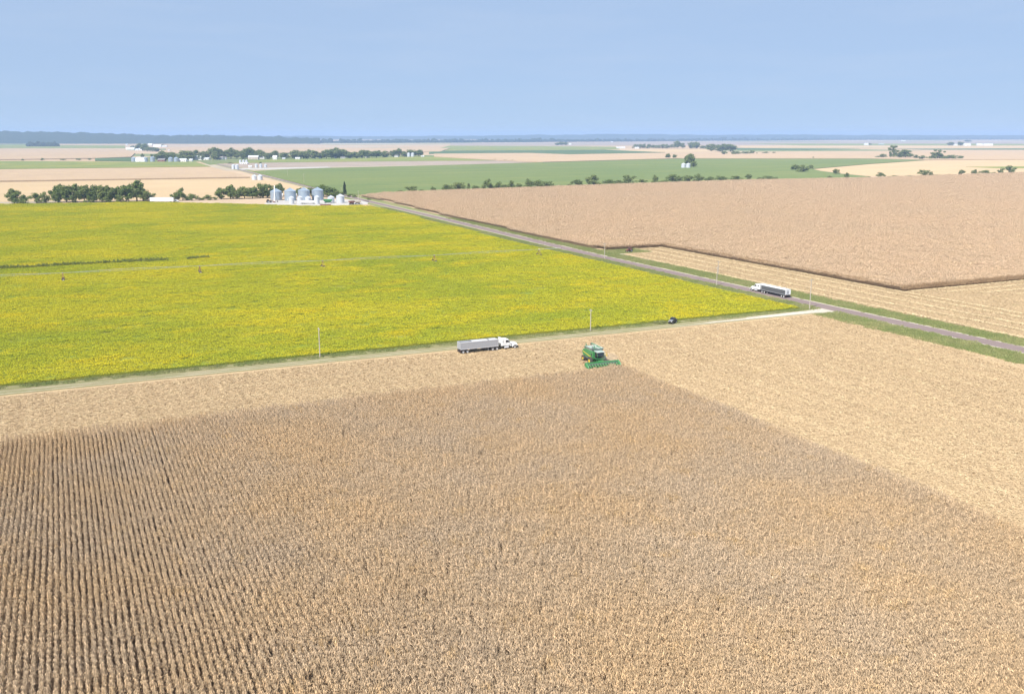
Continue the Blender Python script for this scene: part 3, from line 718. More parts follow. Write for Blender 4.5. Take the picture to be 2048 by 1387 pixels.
# ------------------------------------------------------------------ wheels shared by the machines
def wheel_meshes(R, Wd, rimr, rimmat, name='wheel'):
    t = MB().lathe([(rimr, -Wd * .42), (R * .9, -Wd * .5), (R, -Wd * .36), (R, Wd * .36), (R * .9, Wd * .5), (rimr, Wd * .42)], 28, 'y')
    nb = 22
    for i in range(nb):                                   # tread lugs
        a = 2 * math.pi * i / nb; c, s = math.cos(a), math.sin(a)
        e = .018 + R * .015
        for sg in (-1, 1):
            p = []
            for rr in (R * .985, R + e):
                for dy, da in ((.02 * sg, .0), (Wd * .42 * sg, .5 / nb * 6.28 * .8)):
                    for dd in (-.05, .05):
                        a2 = a + da + dd; p.append((rr * math.cos(a2), dy, rr * math.sin(a2)))
            t.add(p, [(4, 5, 7, 6), (0, 1, 5, 4), (2, 6, 7, 3), (0, 4, 6, 2), (1, 3, 7, 5)])
    r = MB().lathe([(0.001, Wd * .30), (rimr * .35, Wd * .30), (rimr * .4, Wd * .2), (rimr * .85, Wd * .22), (rimr, Wd * .43), (rimr * 1.02, 0), (rimr, -Wd * .43), (rimr * .85, -Wd * .22), (rimr * .4, -Wd * .2), (rimr * .35, -Wd * .30), (0.001, -Wd * .30)], 20, 'y')
    return t.mesh('tyre', MT['tyre']), r.mesh('rim', rimmat, True)
def put_wheel(parent, meshes, loc):
    o = bpy.data.objects.new('wheel', None); COL.objects.link(o); o.parent = parent; o.location = loc; o.empty_display_size = .3
    link('tyre', meshes[0], o); link('rim', meshes[1], o)
    return o

# ------------------------------------------------------------------ semi trucks
TW = wheel_meshes(.51, .28, .29, MT['rim']); TWD = wheel_meshes(.51, .60, .29, MT['rim'])
def semi(label, loc, rotz, total, sleeper, sidem, tarpm, reary, tarp_open):
    t = thing('semi_truck', label, 'truck', loc, rotz)
    front = total; TL = total - (5.4 + sleeper)            # trailer length
    # --- trailer
    z0, z1, hw = 1.28, 2.98, 1.28
    tb = MB()
    tb.box(0, TL, -hw, -hw + .06, z0, z1); tb.box(0, TL, hw - .06, hw, z0, z1)
    tb.box(TL - .06, TL, -hw + .06, hw - .06, z0, z1)
    tb.frustum(.05, TL - .05, -hw + .06, hw - .06, z0 + .75, .05, TL - .05, -hw + .06, hw - .06, z0 + .8)
    tr = tb.build('trailer', sidem, t)
    rb = MB()
    for i in range(int(TL / .6)):
        x = .3 + i * .6
        for s in (-1, 1): rb.box(x - .03, x + .03, s * (hw + .02) - .02, s * (hw + .02) + .02, z0 + .02, z1 - .05)
    tag(rb.build('side_rib', sidem, tr), kind='stuff')
    ra = MB()
    for s in (-1, 1):
        ra.box(-.02, TL + .02, s * (hw + .005) - .05, s * (hw + .005) + .05, z1 - .02, z1 + .1)
        ra.box(-.02, TL + .02, s * (hw + .005) - .045, s * (hw + .005) + .045, z0 - .12, z0 + .01)
    ra.box(-.05, .05, -hw, hw, z1 - .02, z1 + .1)
    ra.build('rail', MT['silver'] if sidem is not MT['silver'] else MT['rim'], tr)
    # hoppers
    for x0, x1 in ((2.2, TL * .5 - .1), (TL * .5 + .1, TL - 2.6)):
        xm = (x0 + x1) / 2
        MB().frustum(xm - .45, xm + .45, -.45, .45, .55, x0, x1, -hw + .08, hw - .08, z0 + .02).build('hopper', MT['darkside'], tr)
    rd = MB().box(-.04, 0, -hw + .02, hw - .02, z0 - .1, z1 + .04).build('rear_door', reary, tr)
    MB().box(-.07, -.04, -.45, .45, z0 + .15, z1 - .35).build('door_panel', MT['silver'], tr)
    ld = MB()
    for s in (-.2, .2): ld.tube((-.1, .8 + s, z0), (-.1, .8 + s, z1 + .1), .025, n=5)
    for i in range(6): ld.tube((-.1, .6, z0 + .15 + i * .3), (-.1, 1.0, z0 + .15 + i * .3), .02, n=5)
    ld.build('ladder', MT['rim'], tr)
    tp = MB(); nseg = 9
    xs = (0.05, TL - .02)
    if tarp_open:                                           # rolled to one side, load space half open
        for xa, xb in ((TL * .32, TL * .74), (TL * .78, TL - .1)):
            prof = [(-hw + .06 + (2 * hw - .12) * i / 6, z1 + .05 + .1 * math.sin(math.pi * i / 6)) for i in range(7)]
            vs = [(xa, y, z) for y, z in prof] + [(xb, y, z) for y, z in prof]
            tp.add(vs, [(i, i + 1, 8 + i, 7 + i) for i in range(6)])
        tp.tube((.2, -hw + .05, z1 + .16), (TL - .1, -hw + .05, z1 + .16), .09)
        MB().box(.1, TL * .31, -hw + .12, hw - .12, z1 - .5, z1 - .45).build('load', MT['darkside'], tr)
    else:
        prof = [(-hw - .03, z1 - .1)] + [(-hw + 2 * hw * i / 8, z1 + .1 + .22 * math.sin(math.pi * i / 8)) for i in range(9)] + [(hw + .03, z1 - .1)]
        m = len(prof); ns = 12; vs = []
        for k in range(ns + 1):
            x = -.03 + (TL + .05) * k / ns
            vs += [(x, y, z + (.03 if k % 2 else 0) * (1 if abs(y) < hw else 0)) for y, z in prof]
        tp.add(vs, [(k * m + i, k * m + i + 1, (k + 1) * m + i + 1, (k + 1) * m + i) for k in range(ns) for i in range(m - 1)])
        tp.add(vs[:m], [tuple(range(m))]); tp.add(vs[-m:], [tuple(range(m))])
    tp.build('tarp', tarpm, tr)
    ch = MB()
    for s in (-.5, .5): ch.box(.1, TL - .2, s - .06, s + .06, 1.0, z0 - .02)
    ch.box(-.05, .08, -1.2, 1.2, .5, .65)
    for s in (-.9, .9): ch.box(0, .08, s - .05, s + .05, .6, z0)
    ch.build('trailer_frame', MT['black'], tr)
    for s in (-.8, .8):
        lg = MB(); lg.box(TL - 3.0, TL - 2.85, s - .07, s + .07, .25, z0); lg.box(TL - 3.08, TL - 2.77, s - .14, s + .14, .2, .25)
        lg.build('landing_leg', MT['rim'], tr)
    for x in (.75, 1.98):
        MB().tube((x, -1, .51), (x, 1, .51), .07).build('axle', MT['black'], t)
        for s in (-1, 1): put_wheel(t, TWD, (x, s * .97, .51))
    for s in (-1, 1): MB().box(.02, .05, s * 1.0 - .3, s * 1.0 + .3, .25, .9).build('mud_flap', MT['black'], t)
    for s in (-1, 1):
        MB().box(-.09, -.04, s * 1.0 - .13, s * 1.0 + .13, .7, .82).build('tail_light', MT['red'], t)
    # --- tractor
    fr = MB()
    for s in (-.42, .42): fr.box(TL - 2.0, front - .3, s - .05, s + .05, .75, 1.0)
    fr.box(TL - 1.8, TL - .6, -.5, .5, 1.0, 1.14)
    fr.build('chassis', MT['black'], t)
    for x in (TL - 1.75, TL - .45):
        MB().tube((x, -1, .51), (x, 1, .51), .07).build('axle', MT['black'], t)
        for s in (-1, 1): put_wheel(t, TWD, (x, s * .95, .51))
    for s in (-1, 1): put_wheel(t, TW, (front - 1.15, s * 1.05, .51))
    cx0 = front - 4.4                                      # back of cab
    cabp = [(cx0, 1.05), (cx0 + 1.75, 1.05), (cx0 + 1.85, 1.95), (cx0 + 1.45, 2.72), (cx0 + 1.2, 2.9), (cx0, 2.98)]
    cab = MB().prism(cabp, -1.12, 1.12).build('cab', MT['white'], t, bevel=.1)
    for s in (-1, 1):
        MB().prism([(cx0 + .55, 2.0), (cx0 + 1.62, 2.0), (cx0 + 1.3, 2.62), (cx0 + .55, 2.66)], s * 1.125 - .012, s * 1.125 + .012).build('side_window', MT['glass'], cab)
        MB().box(cx0 + .5, cx0 + .53, s * 1.125 - .01, s * 1.125 + .012, 1.1, 2.7).build('door_seam', MT['darkside'], cab)
        MB().box(cx0 + .62, cx0 + .8, s * 1.14 - .015, s * 1.14 + .015, 1.82, 1.87).build('door_handle', MT['black'], cab)
    ws = MB(); ws.add([(cx0 + 1.87, -.98, 2.0), (cx0 + 1.87, .98, 2.0), (cx0 + 1.5, .92, 2.7), (cx0 + 1.5, -.92, 2.7), (cx0 + 1.8, -.98, 1.98), (cx0 + 1.8, .98, 1.98), (cx0 + 1.4, .92, 2.72), (cx0 + 1.4, -.92, 2.72)], [(0, 1, 2, 3), (4, 7, 6, 5), (0, 4, 5, 1), (1, 5, 6, 2), (2, 6, 7, 3), (3, 7, 4, 0)])
    ws.build('windshield', MT['glass'], cab)
    if sleeper > 0:
        slp = MB().prism([(cx0 - sleeper, 1.05), (cx0 - .02, 1.05), (cx0 - .02, 3.05), (cx0 - .3, 3.2), (cx0 - sleeper, 3.2)], -1.2, 1.2).build('sleeper', MT['white'], t, bevel=.12)
        for s in (-1, 1): MB().box(cx0 - sleeper * .62, cx0 - .3, s * 1.205 - .01, s * 1.205 + .012, 2.05, 2.55).build('sleeper_window', MT['glass'], slp)
    hood = MB(); sx0, sx1 = cx0 + 1.8, front - .25
    ring = []
    for x, hwid, zt, zs in ((sx0, 1.02, 1.98, 1.55), (sx0 + .9, .92, 1.84, 1.45), (sx1 - .35, .8, 1.66, 1.35), (sx1, .68, 1.45, 1.2)):
        ring.append([(x, -hwid, .85), (x, -hwid, zs), (x, -hwid * .72, zt), (x, hwid * .72, zt), (x, hwid, zs), (x, hwid, .85)])
    vs = [p for q in ring for p in q]
    fs = [(k * 6 + i, k * 6 + i + 1, k * 6 + 7 + i, k * 6 + 6 + i) for k in range(3) for i in range(5)] + [(0, 5, 4, 3, 2, 1), (18, 19, 20, 21, 22, 23)]
    hood.add(vs, fs); hd = hood.build('hood', MT['white'], t)
    MB().box(sx1 - .02, sx1 + .05, -.5, .5, .78, 1.38).build('grille', MT['rim'], hd)
    for s in (-1, 1):
        fn = MB(); n = 9; vs = []
        for i in range(n):
            a = math.pi * (i / (n - 1)); x = front - 1.15 - .66 * math.cos(a); z = .55 + .66 * math.sin(a)
            vs += [(x, s * .78, z), (x, s * 1.2, z), (x, s * 1.2, z - .06)]
        fn.add(vs, [(3 * i, 3 * i + 1, 3 * i + 4, 3 * i + 3) for i in range(n - 1)] + [(3 * i + 1, 3 * i + 2, 3 * i + 5, 3 * i + 4) for i in range(n - 1)])
        fn.build('fender', MT['white'], t)
        MB().box(front - .33, front - .22, s * .85 - .16, s * .85 + .16, .95, 1.15).build('headlight', MT['lamp'], t)
        MB().tube((cx0 + .1, s * 1.02, .62), (cx0 + 1.35, s * 1.02, .62), .3, n=14).build('fuel_tank', MT['rim'], t)
        MB().tube((cx0 - (.12 if sleeper == 0 else sleeper + .12), s * .98, 1.0), (cx0 - (.12 if sleeper == 0 else sleeper + .12), s * .98, 3.45), .075, n=8).build('exhaust_stack', MT['rim'], t)
        mr = MB(); mr.tube((cx0 + 1.5, s * 1.12, 2.3), (cx0 + 1.6, s * 1.42, 2.3), .02, n=5); mr.box(cx0 + 1.56, cx0 + 1.62, s * 1.42 - .1, s * 1.42 + .1, 1.95, 2.5)
        mr.build('mirror', MT['black'], t)
        st = MB(); st.box(cx0 + .5, cx0 + 1.5, s * 1.13 - .07, s * 1.13 + .07, .33, .38); st.build('step', MT['black'], t)
    MB().box(front - .22, front, -1.15, 1.15, .42, .78).build('bumper', MT['black'] if tarp_open else MT['rim'], t, bevel=.04)
    return t
e1, e2 = AB(PX(918, 706)), AB(PX(1039, 697))
tot = e2[0] - e1[0]
semi('white semi truck with open silver grain trailer parked in stubble beside the lane', W(e1[0], 235.0, .012), AZ + rad(-.6), 17.4, 0.75, MT['silver'], MT['tarpgrey'], MT['silver'], True)
semi('white sleeper semi with charcoal grain trailer and white tarp driving on the asphalt road', W(237.4, 267.6, .06), AZ + rad(90), 20.2, 1.5, MT['darkside'], MT['tarpwhite'], MT['white'], False)

# ------------------------------------------------------------------ combine harvester
MT['snout'] = paint('worn_green_plastic', (.07, .21, .075), .5, dirt=.15)
def combine(loc, rotz):
    t = thing('combine_harvester', 'green combine harvester with wide corn head cutting into the standing corn', 'combine', loc, rotz)
    body = [(-5.0, 1.75), (-4.3, 1.25), (-2.6, 1.0), (1.1, 1.25), (1.25, 2.0), (1.2, 3.35), (-2.4, 3.45), (-3.6, 3.38), (-4.7, 3.05), (-5.2, 2.45)]
    bd = MB().prism(body, -1.5, 1.5).build('body', MT['green'], t, bevel=.12)
    for s in (-1, 1):
        MB().prism([(-4.6, 2.55), (-4.5, 2.38), (.9, 1.62), (.95, 1.78)], s * 1.51 - .012, s * 1.51 + .012).build('stripe', MT['yellow'], bd)
        MB().prism([(-2.9, 1.0), (.2, 1.1), (.2, 1.45), (-2.9, 1.5)], s * 1.52 - .02, s * 1.52 + .02).build('lower_panel', MT['darkside'], bd)
        MB().box(.25, .8, s * 1.515 - .01, s * 1.515 + .012, 2.25, 2.75).build('vent', MT['black'], bd)
    MB().box(-4.6, -3.0, -1.2, 1.2, 3.34, 3.46).build('engine_deck', MT['darkside'], bd)
    MB().box(-5.35, -4.6, -1.0, 1.0, 1.15, 1.85).build('straw_chopper', MT['darkside'], t, bevel=.05)
    tk = MB()
    tk.frustum(-2.5, .75, -1.35, 1.35, 3.35, -3.0, 1.25, -1.75, 1.75, 4.15, cap=False)
    tk.frustum(-2.44, .69, -1.29, 1.29, 3.40, -2.94, 1.19, -1.69, 1.69, 4.16, cap=False)
    tkk = tk.build('grain_tank', MT['roofgrey'], t)
    MB().box(-2.43, .68, -1.28, 1.28, 3.42, 3.52).build('tank_floor', MT['darkside'], tkk)
    MB().tube((-.9, 0, 3.5), (-1.2, .1, 4.35), .16, n=8).build('fill_auger', MT['greenlight'], tkk)
    MB().box(-2.4, .6, -.08, .08, 3.9, 4.0).build('cross_beam', MT['greenlight'], tkk)
    au = MB(); au.path([(.2, 1.55, 3.3), (.1, 1.7, 3.75), (-.8, 1.75, 3.85), (-5.6, 1.55, 4.0)], .22, 10)
    aug = au.build('unloading_auger', MT['greenlight'], t)
    MB().path([(-5.6, 1.55, 4.0), (-5.95, 1.55, 3.92), (-6.1, 1.55, 3.6)], .25, 10).build('spout', MT['black'], aug)
    MB().path([(-3.9, -.9, 3.4), (-3.9, -.9, 4.3), (-4.2, -.9, 4.55)], .11, 8).build('exhaust_pipe', MT['greenlight'], t)
    ac = MB(); ac.box(-4.4, -3.4, -1.2, -.2, 3.46, 3.95); ac.build('air_cleaner', MT['greenlight'], t, bevel=.1)
    cab = MB().prism([(1.2, 1.85), (2.75, 1.85), (2.95, 2.6), (2.65, 3.42), (1.2, 3.42)], -.98, .98).build('cab', MT['glass'], t, bevel=.06)
    MB().prism([(1.05, 3.42), (2.95, 3.42), (3.0, 3.52), (2.8, 3.66), (1.05, 3.68)], -1.12, 1.12).build('cab_roof', MT['roofgrey'], cab, bevel=.06)
    for s in (-1, 1):
        pl = MB(); pl.path([(2.78, s * .97, 1.9), (2.97, s * .97, 2.6), (2.67, s * .97, 3.4)], .045, 5); pl.tube((1.35, s * .99, 1.9), (1.35, s * .99, 3.4), .05, n=5); pl.box(1.35, 2.7, s * .98 - .03, s * .98 + .03, 3.36, 3.42)
        pl.build('cab_pillar', MT['green'], cab)
    MB().box(1.0, 3.0, -1.15, 1.15, 1.7, 1.85).build('cab_floor', MT['green'], cab)
    for s in (-1, 1):
        m = MB(); m.path([(2.7, s * 1.0, 3.3), (3.1, s * 1.55, 3.3), (3.1, s * 1.6, 2.9)], .03, 5); m.box(3.06, 3.12, s * 1.6 - .14, s * 1.6 + .14, 2.4, 2.95)
        m.build('mirror', MT['yellow'] if s > 0 else MT['black'], t)
        MB().box(2.9, 3.02, s * .7 - .2, s * .7 + .2, 3.5, 3.6).build('work_light', MT['lamp'], t)
    ldr = MB()
    for y in (1.25, 1.75): ldr.tube((2.1, y, .7), (1.7, y, 1.8), .03, n=5)
    for i in range(4): ldr.tube((2.06 - .11 * i, 1.25, .8 + .3 * i), (2.06 - .11 * i, 1.75, .8 + .3 * i), .03, n=5)
    ldr.box(1.1, 2.4, 1.0, 1.85, 1.76, 1.82)
    ldr.build('ladder', MT['green'], t)
    rl = MB(); rl.path([(1.15, 1.82, 1.8), (1.15, 1.82, 2.8), (2.35, 1.82, 2.8), (2.35, 1.82, 1.8)], .03, 5); rl.build('handrail', MT['tarpwhite'], t)
    fw = wheel_meshes(1.0, .72, .44, MT['yellow']); rw = wheel_meshes(.74, .55, .34, MT['yellow'])
    for s in (-1, 1):
        put_wheel(t, fw, (.75, s * 1.98, 1.0)); put_wheel(t, rw, (-3.7, s * 1.75, .74))
    MB().tube((.75, -1.7, 1.0), (.75, 1.7, 1.0), .22).build('axle', MT['green'], t)
    MB().tube((-3.7, -1.6, .74), (-3.7, 1.6, .74), .14).build('axle', MT['green'], t)
    MB().prism([(1.0, 1.3), (3.45, .45), (3.6, 1.15), (1.2, 2.0)], -.75, .75).build('feeder_house', MT['green'], t)
    # corn head, twelve rows
    hd = MB(); hwid = 4.85
    hd.prism([(3.45, .35), (3.95, .3), (3.95, .5), (3.85, .62), (3.75, 1.28), (3.45, 1.3)], -hwid, hwid)
    head = hd.build('corn_head', MT['green'], t)
    MB().tube((4.05, -hwid + .1, .75), (4.05, hwid - .1, .75), .2, n=10).build('cross_auger', MT['darkside'], head)
    def snout(w_, L, z):
        m = MB(); secs = [(4.0, w_, z, .32), (4.5, w_ * .95, z * .92, .3), (5.1, w_ * .6, z * .66, .2), (L, .03, .18, .12)]
        vs = []
        for x, ww, zt, zb in secs:
            vs += [(x, -ww, zb), (x, -ww * .75, zt * .85), (x, 0, zt), (x, ww * .75, zt * .85), (x, ww, zb)]
        fs = [(k * 5 + i, k * 5 + 5 + i, k * 5 + 6 + i, k * 5 + i + 1) for k in range(3) for i in range(4)]
        m.add(vs, fs + [(0, 1, 2, 3, 4)]); return m
    sm = snout(.17, 5.65, .95).mesh('snout', MT['snout']); em = snout(.34, 5.8, 1.3).mesh('end_divider', MT['green'])
    for i in range(13):
        y = (i - 6) * .762
        link('end_divider' if i in (0, 12) else 'snout', em if i in (0, 12) else sm, head, loc=(0, y, 0))
    dm = MB().box(3.96, 4.95, -.2, .2, .28, .42).mesh('row_unit', MT['black'])
    for i in range(12): link('row_unit', dm, head, loc=(0, (i - 5.5) * .762, 0))
    
    return t
combine(W(122.5, 209.0, .012), AZ - math.pi / 2 - rad(4))

# ------------------------------------------------------------------ small utility vehicle beside the lane
def utv(loc, rotz):
    t = thing('utility_vehicle', 'small black four-wheel utility vehicle parked on the grass beside the lane', 'vehicle', loc, rotz)
    wm = wheel_meshes(.37, .26, .2, MT['rim'])
    for x in (-1.05, 1.15):
        for s in (-1, 1): put_wheel(t, wm, (x, s * .66, .37))
    MB().prism([(-1.75, .5), (1.6, .5), (1.72, .75), (1.6, 1.0), (.55, 1.12), (-.75, 1.12), (-1.75, 1.05)], -.74, .74).build('body', MT['black'], t, bevel=.08)
    MB().prism([(.55, 1.13), (1.58, 1.02), (1.6, 1.06), (.55, 1.2)], -.62, .62).build('hood', MT['silver'], t, bevel=.03)  # pale colour paints in the sun's reflection on the black vehicle's hood
    for s in (-1, 1):
        MB().box(1.62, 1.72, s * .5 - .13, s * .5 + .13, .78, .92).build('headlight', MT['lamp'], t)
        MB().prism([(-.5, 1.16), (.45, 1.16), (.1, 1.78), (-.5, 1.78)], s * .7 - .012, s * .7 + .012).build('side_window', MT['glass'], t)
    ws = MB(); ws.add([(.52, -.66, 1.14), (.52, .66, 1.14), (.14, .62, 1.8), (.14, -.62, 1.8), (.48, -.66, 1.14), (.48, .66, 1.14), (.1, .62, 1.8), (.1, -.62, 1.8)], [(0, 1, 2, 3), (4, 7, 6, 5), (0, 4, 5, 1), (1, 5, 6, 2), (2, 6, 7, 3), (3, 7, 4, 0)])
    ws.build('windshield', MT['glass'], t)
    MB().prism([(-.72, 1.8), (.18, 1.8), (.12, 1.9), (-.7, 1.92)], -.72, .72).build('roof', MT['black'], t, bevel=.03)
    pl = MB()
    for s in (-1, 1):
        pl.path([(.54, s * .7, 1.12), (.16, s * .68, 1.82)], .035, 5); pl.path([(-.66, s * .7, 1.1), (-.62, s * .68, 1.82)], .035, 5)
    pl.build('roll_bar', MT['black'], t)
    MB().box(-1.75, -.78, -.72, .72, 1.05, 1.35).build('cargo_box', MT['darkside'], t)
    MB().box(1.68, 1.82, -.6, .6, .5, .68).build('bumper', MT['black'], t)
p = PX(1345, 646.5)
utv(Vector((p.x, p.y, .034)), math.atan2(-.8, -.6))

# ------------------------------------------------------------------ tractors
def tractor(label, loc, rotz, body, scale=1.0, cabmat=None):
    t = thing('tractor', label, 'tractor', loc, rotz, scale=(scale,) * 3)
    bw = wheel_meshes(.85, .5, .45, MT['rim']); fw = wheel_meshes(.5, .35, .28, MT['rim'])
    for s in (-1, 1): put_wheel(t, bw, (-.9, s * .95, .85)); put_wheel(t, fw, (1.5, s * .8, .5))
    MB().prism([(-.2, .75), (2.1, .75), (2.2, 1.2), (2.0, 1.55), (-.2, 1.7)], -.38, .38).build('hood', body, t, bevel=.06)
    MB().box(-1.5, 0, -.5, .5, .6, 1.2).build('rear_body', MT['black'], t)
    MB().prism([(-1.5, 1.2), (.0, 1.2), (-.1, 2.35), (-1.4, 2.35)], -.65, .65).build('cab', MT['glass'], t, bevel=.05)
    MB().box(-1.6, .05, -.75, .75, 2.35, 2.5).build('roof', cabmat or body, t, bevel=.05)
    MB().tube((1.1, .2, 1.6), (1.1, .2, 2.4), .05).build('exhaust_pipe', MT['black'], t)
    for s in (-1, 1): MB().prism([(-1.8, 1.1), (-1.5, 1.75), (-.4, 1.8), (-.05, 1.3), (-.1, 1.3), (-.45, 1.72), (-1.45, 1.68), (-1.75, 1.08)], s * .95 - .25, s * .95 + .25).build('fender', body, t)
    return t
p = PX(1258, 504)
tractor('small dark red tractor at the corner of the tall corn', Vector((p.x, p.y, .02)), AZ + rad(200), MT['maroon'], .95)
p = PX(538, 405.5); tractor('dark tractor at the edge of the bin yard beside the slanted auger', Vector((p.x, p.y, .06)), rad(30), MT['black'], 1.15)

# ------------------------------------------------------------------ utility poles
def pole(px, py, hpx, label, group=None, arm=True, ang=None):
    p = PX(px, py); hh = max(5.5, hpx * mpp(p) / math.cos(TH))
    t = thing('utility_pole', label, 'pole', (p.x, p.y, 0), AZ if ang is None else ang, group)
    MB().tube((0, 0, -.1), (0, 0, hh), .17, .11, 8).build('post', MT['wood'], t)
    if arm:
        MB().box(-.9, .9, -.05, .05, hh - .55, hh - .43).build('crossarm', MT['wood'], t)
        for x in (-.8, -.3, .8): MB().lathe([(.0, 0), (.05, .02), (.06, .1), (.03, .18), (0, .19)], 8, 'z', (x, 0, hh - .43)).build('insulator', MT['roofgrey'], t)
pole(640, 714, 59, 'wooden utility pole by the lane behind the parked white semi', ang=AZ + 1.57)
pole(1181, 662, 44, 'wooden utility pole between the combine and the utility vehicle along the lane', ang=AZ + 1.57)
pole(1619, 618.5, 60, 'tall pale utility pole standing at the lane mouth')
pole(1433, 571.5, 38, 'utility pole on the bean verge opposite the white sleeper semi')
pole(1436, 548, 26, 'utility pole on the cut strip side of the road')
pole(1209, 518, 32, 'utility pole on the verge opposite the red tractor')
pole(608, 366, 18, 'utility pole by the far road behind the big bins', 'poles along the far road')
pole(717, 400, 18, 'utility pole at the bin yard entrance', 'poles at the yard entrance')
pole(722, 406, 13, 'utility pole at the bin yard entrance', 'poles at the yard entrance')
pole(683, 391, 16, 'utility pole beside the dark conifer')
pole(575, 352, 12, 'utility pole by the far road near the twin white bins', 'poles along the far road')
pole(530, 347, 11, 'utility pole by the far road near the twin white bins', 'poles along the far road')

# ------------------------------------------------------------------ centre pivot irrigation line
def pivot():
    t = thing('irrigation_pivot', 'long irrigation pivot on wheeled towers crossing the yellow beans', 'irrigation', W(-55, 427, 0), AZ)
    P = [(-55, 430), (-2, 426), (51.4, 424.5), (103.7, 419.5), (155.8, 416.5), (210.9, 416.9)]
    L = [(a + 55, b - 427) for a, b in P]
    wm = wheel_meshes(.62, .35, .35, MT['rim'])
    for i, (x, y) in enumerate(L):
        m = MB(); tp = (x, y, 3.3)
        for sx, sy in ((-.5, -2.0), (.5, -2.0), (-.5, 2.0), (.5, 2.0)): m.tube((x + sx, y + sy, .75), tp, .07, n=5)
        m.tube((x, y - 2.2, .75), (x, y + 2.2, .75), .1, n=6)
        tw = m.build('tower', MT['maroon'], t)
        for s in (-1, 1):
            o = put_wheel(t, wm, (x, y + s * 2.1, .62)); o.rotation_euler = (0, 0, 0)
        MB().box(x - .2, x + .2, y - .15, y + .15, 3.3, 3.6).build('control_box', MT['white'] if i == 5 else MT['silver'], t)
    for (x0, y0), (x1, y1) in zip(L[:-1], L[1:]):
        pp = []; lo = []; n = 12
        for k in range(n + 1):
            u = k / n; x, y = x0 + (x1 - x0) * u, y0 + (y1 - y0) * u; ar = math.sin(math.pi * u)
            pp.append((x, y, 3.3 + .5 * ar)); lo.append((x, y, 3.3 - .3 * ar))
        sp = MB().path(pp, .06, 6).build('span_pipe', MT['galv'], t)
        tr = MB()
        for k in range(1, n):
            for s in (-.55, .55):
                q = (lo[k][0], lo[k][1] + s, lo[k][2] + .1); tr.tube(pp[k], q, .035, n=4)
                if k < n - 1: tr.tube(q, (lo[k + 1][0], lo[k + 1][1] + s, lo[k + 1][2] + .1), .025, n=4)
        tag(tr.build('truss', MT['galv'], sp), kind='stuff')
    x, y = L[-1]
    MB().path([(x, y, 3.3), (x + 12, y, 3.4)], .09, 6).build('overhang_pipe', MT['galvwhite'], t)
pivot()

# ------------------------------------------------------------------ grain bins
def bin_meshes(n, R, Hh, mat, roofm):
    prof = []; rings = max(4, int(Hh / .8))
    for i in range(rings):
        z0 = Hh * i / rings; z1 = Hh * (i + 1) / rings
        prof += [(R, z0 + .02), (R + .035, (z0 + z1) / 2), (R, z1 - .02)]
    wall = MB().lathe(prof, n)
    rf = MB(); rh = R * .52
    rf.lathe([(R + .18, Hh - .06), (R + .18, Hh + .0), (.35, Hh + rh), (.35, Hh + rh + .25), (.001, Hh + rh + .35)], n)
    for i in range(n):                                   # raised roof ribs
        a = 2 * math.pi * i / n; c, s = math.cos(a), math.sin(a)
        rf.tube((c * (R + .15), s * (R + .15), Hh + .05), (c * .4, s * .4, Hh + rh + .02), .05, n=4)
    ld = MB()
    for s in (-.2, .2): ld.tube((s, -R - .1, .2), (s, -R - .1, Hh), .03, n=4)
    for i in range(int(Hh / .6)): ld.tube((-.2, -R - .1, .4 + i * .6), (.2, -R - .1, .4 + i * .6), .025, n=4)
    dr = MB().box(-R * .5 - .4, -R * .5 + .4, -R * .88 - .06, -R * .88 + .02, .3, 2.0)
    return wall.mesh('wall', mat, True), rf.mesh('roof', roofm), ld.mesh('ladder', MT['rim']), dr.mesh('door', MT['roofpale'])
BC = {}
def grain_bin(px, py, wpx, hpx, label, mat='galv', group=None, detail=True, rot=None):
    p = PX(px, py); k = mpp(p); R = wpx * k / 2; tot = hpx * k / math.cos(TH) * .97; Hh = max(1.5, tot - R * .52 - .35)
    p = p + Vector((0, R, 0))
    key = (round(R, 1), round(Hh, 1), mat, detail)
    if key not in BC: BC[key] = bin_meshes(28 if detail else 16, R, Hh, MT[mat], MT[mat])
    mw, mr, ml, md = BC[key]
    t = thing('grain_bin', label, 'grain bin', (p.x, p.y, .05), math.atan2(-p.x, p.y) + (rot or 0), group)
    link('wall', mw, t); link('roof', mr, t)
    if detail: link('ladder', ml, t, rot=(0, 0, .5)); link('door', md, t)
    return t
big = 'large blue-grey steel grain bin in the back row of the yard'
grain_bin(550, 401, 23, 24, 'large blue-grey grain bin with a slanted auger leaning against it')
grain_bin(578.5, 402, 23, 26, 'large blue-grey grain bin, second from the slanted auger')
grain_bin(606, 402, 23, 27, 'large blue-grey grain bin, third from the slanted auger')
grain_bin(633.5, 400.5, 23, 26, 'large blue-grey grain bin next to the dark trees')
grain_bin(582, 408, 10.5, 16, 'slim white bin in the front row, next to the slanted auger', 'galvwhite')
grain_bin(599, 408, 10.5, 16.5, 'slim white bin between the other two front slim bins', 'galvwhite')
grain_bin(615, 402.5, 11.5, 10.5, 'short white bin between the slim bins in the yard', 'galvwhite')
grain_bin(633, 408, 10.5, 17.5, 'slim white bin in front of the last big bin', 'galvwhite')
grain_bin(661, 406, 13.5, 15, 'medium white bin beside the green grain cart', 'galvwhite')
grain_bin(679.5, 406, 16, 18, 'wide white bin near the dark conifer', 'galvwhite')
g2 = 'pair of bins by the lone tree'
grain_bin(1367.5, 336.3, 9, 10.5, 'small white bin beside the lone tall tree in the green beans', 'galvwhite', g2)
grain_bin(1377, 336.3, 9, 10.5, 'small white bin beside the lone tall tree in the green beans', 'galvwhite', g2)
g3 = 'twin bins by the far road'
grain_bin(507.5, 360.5, 10, 11.5, 'white twin bin by the far road at the corn corner', 'galvwhite', g3)
grain_bin(519, 360.5, 10, 11.5, 'white twin bin by the far road at the corn corner', 'galvwhite', g3)
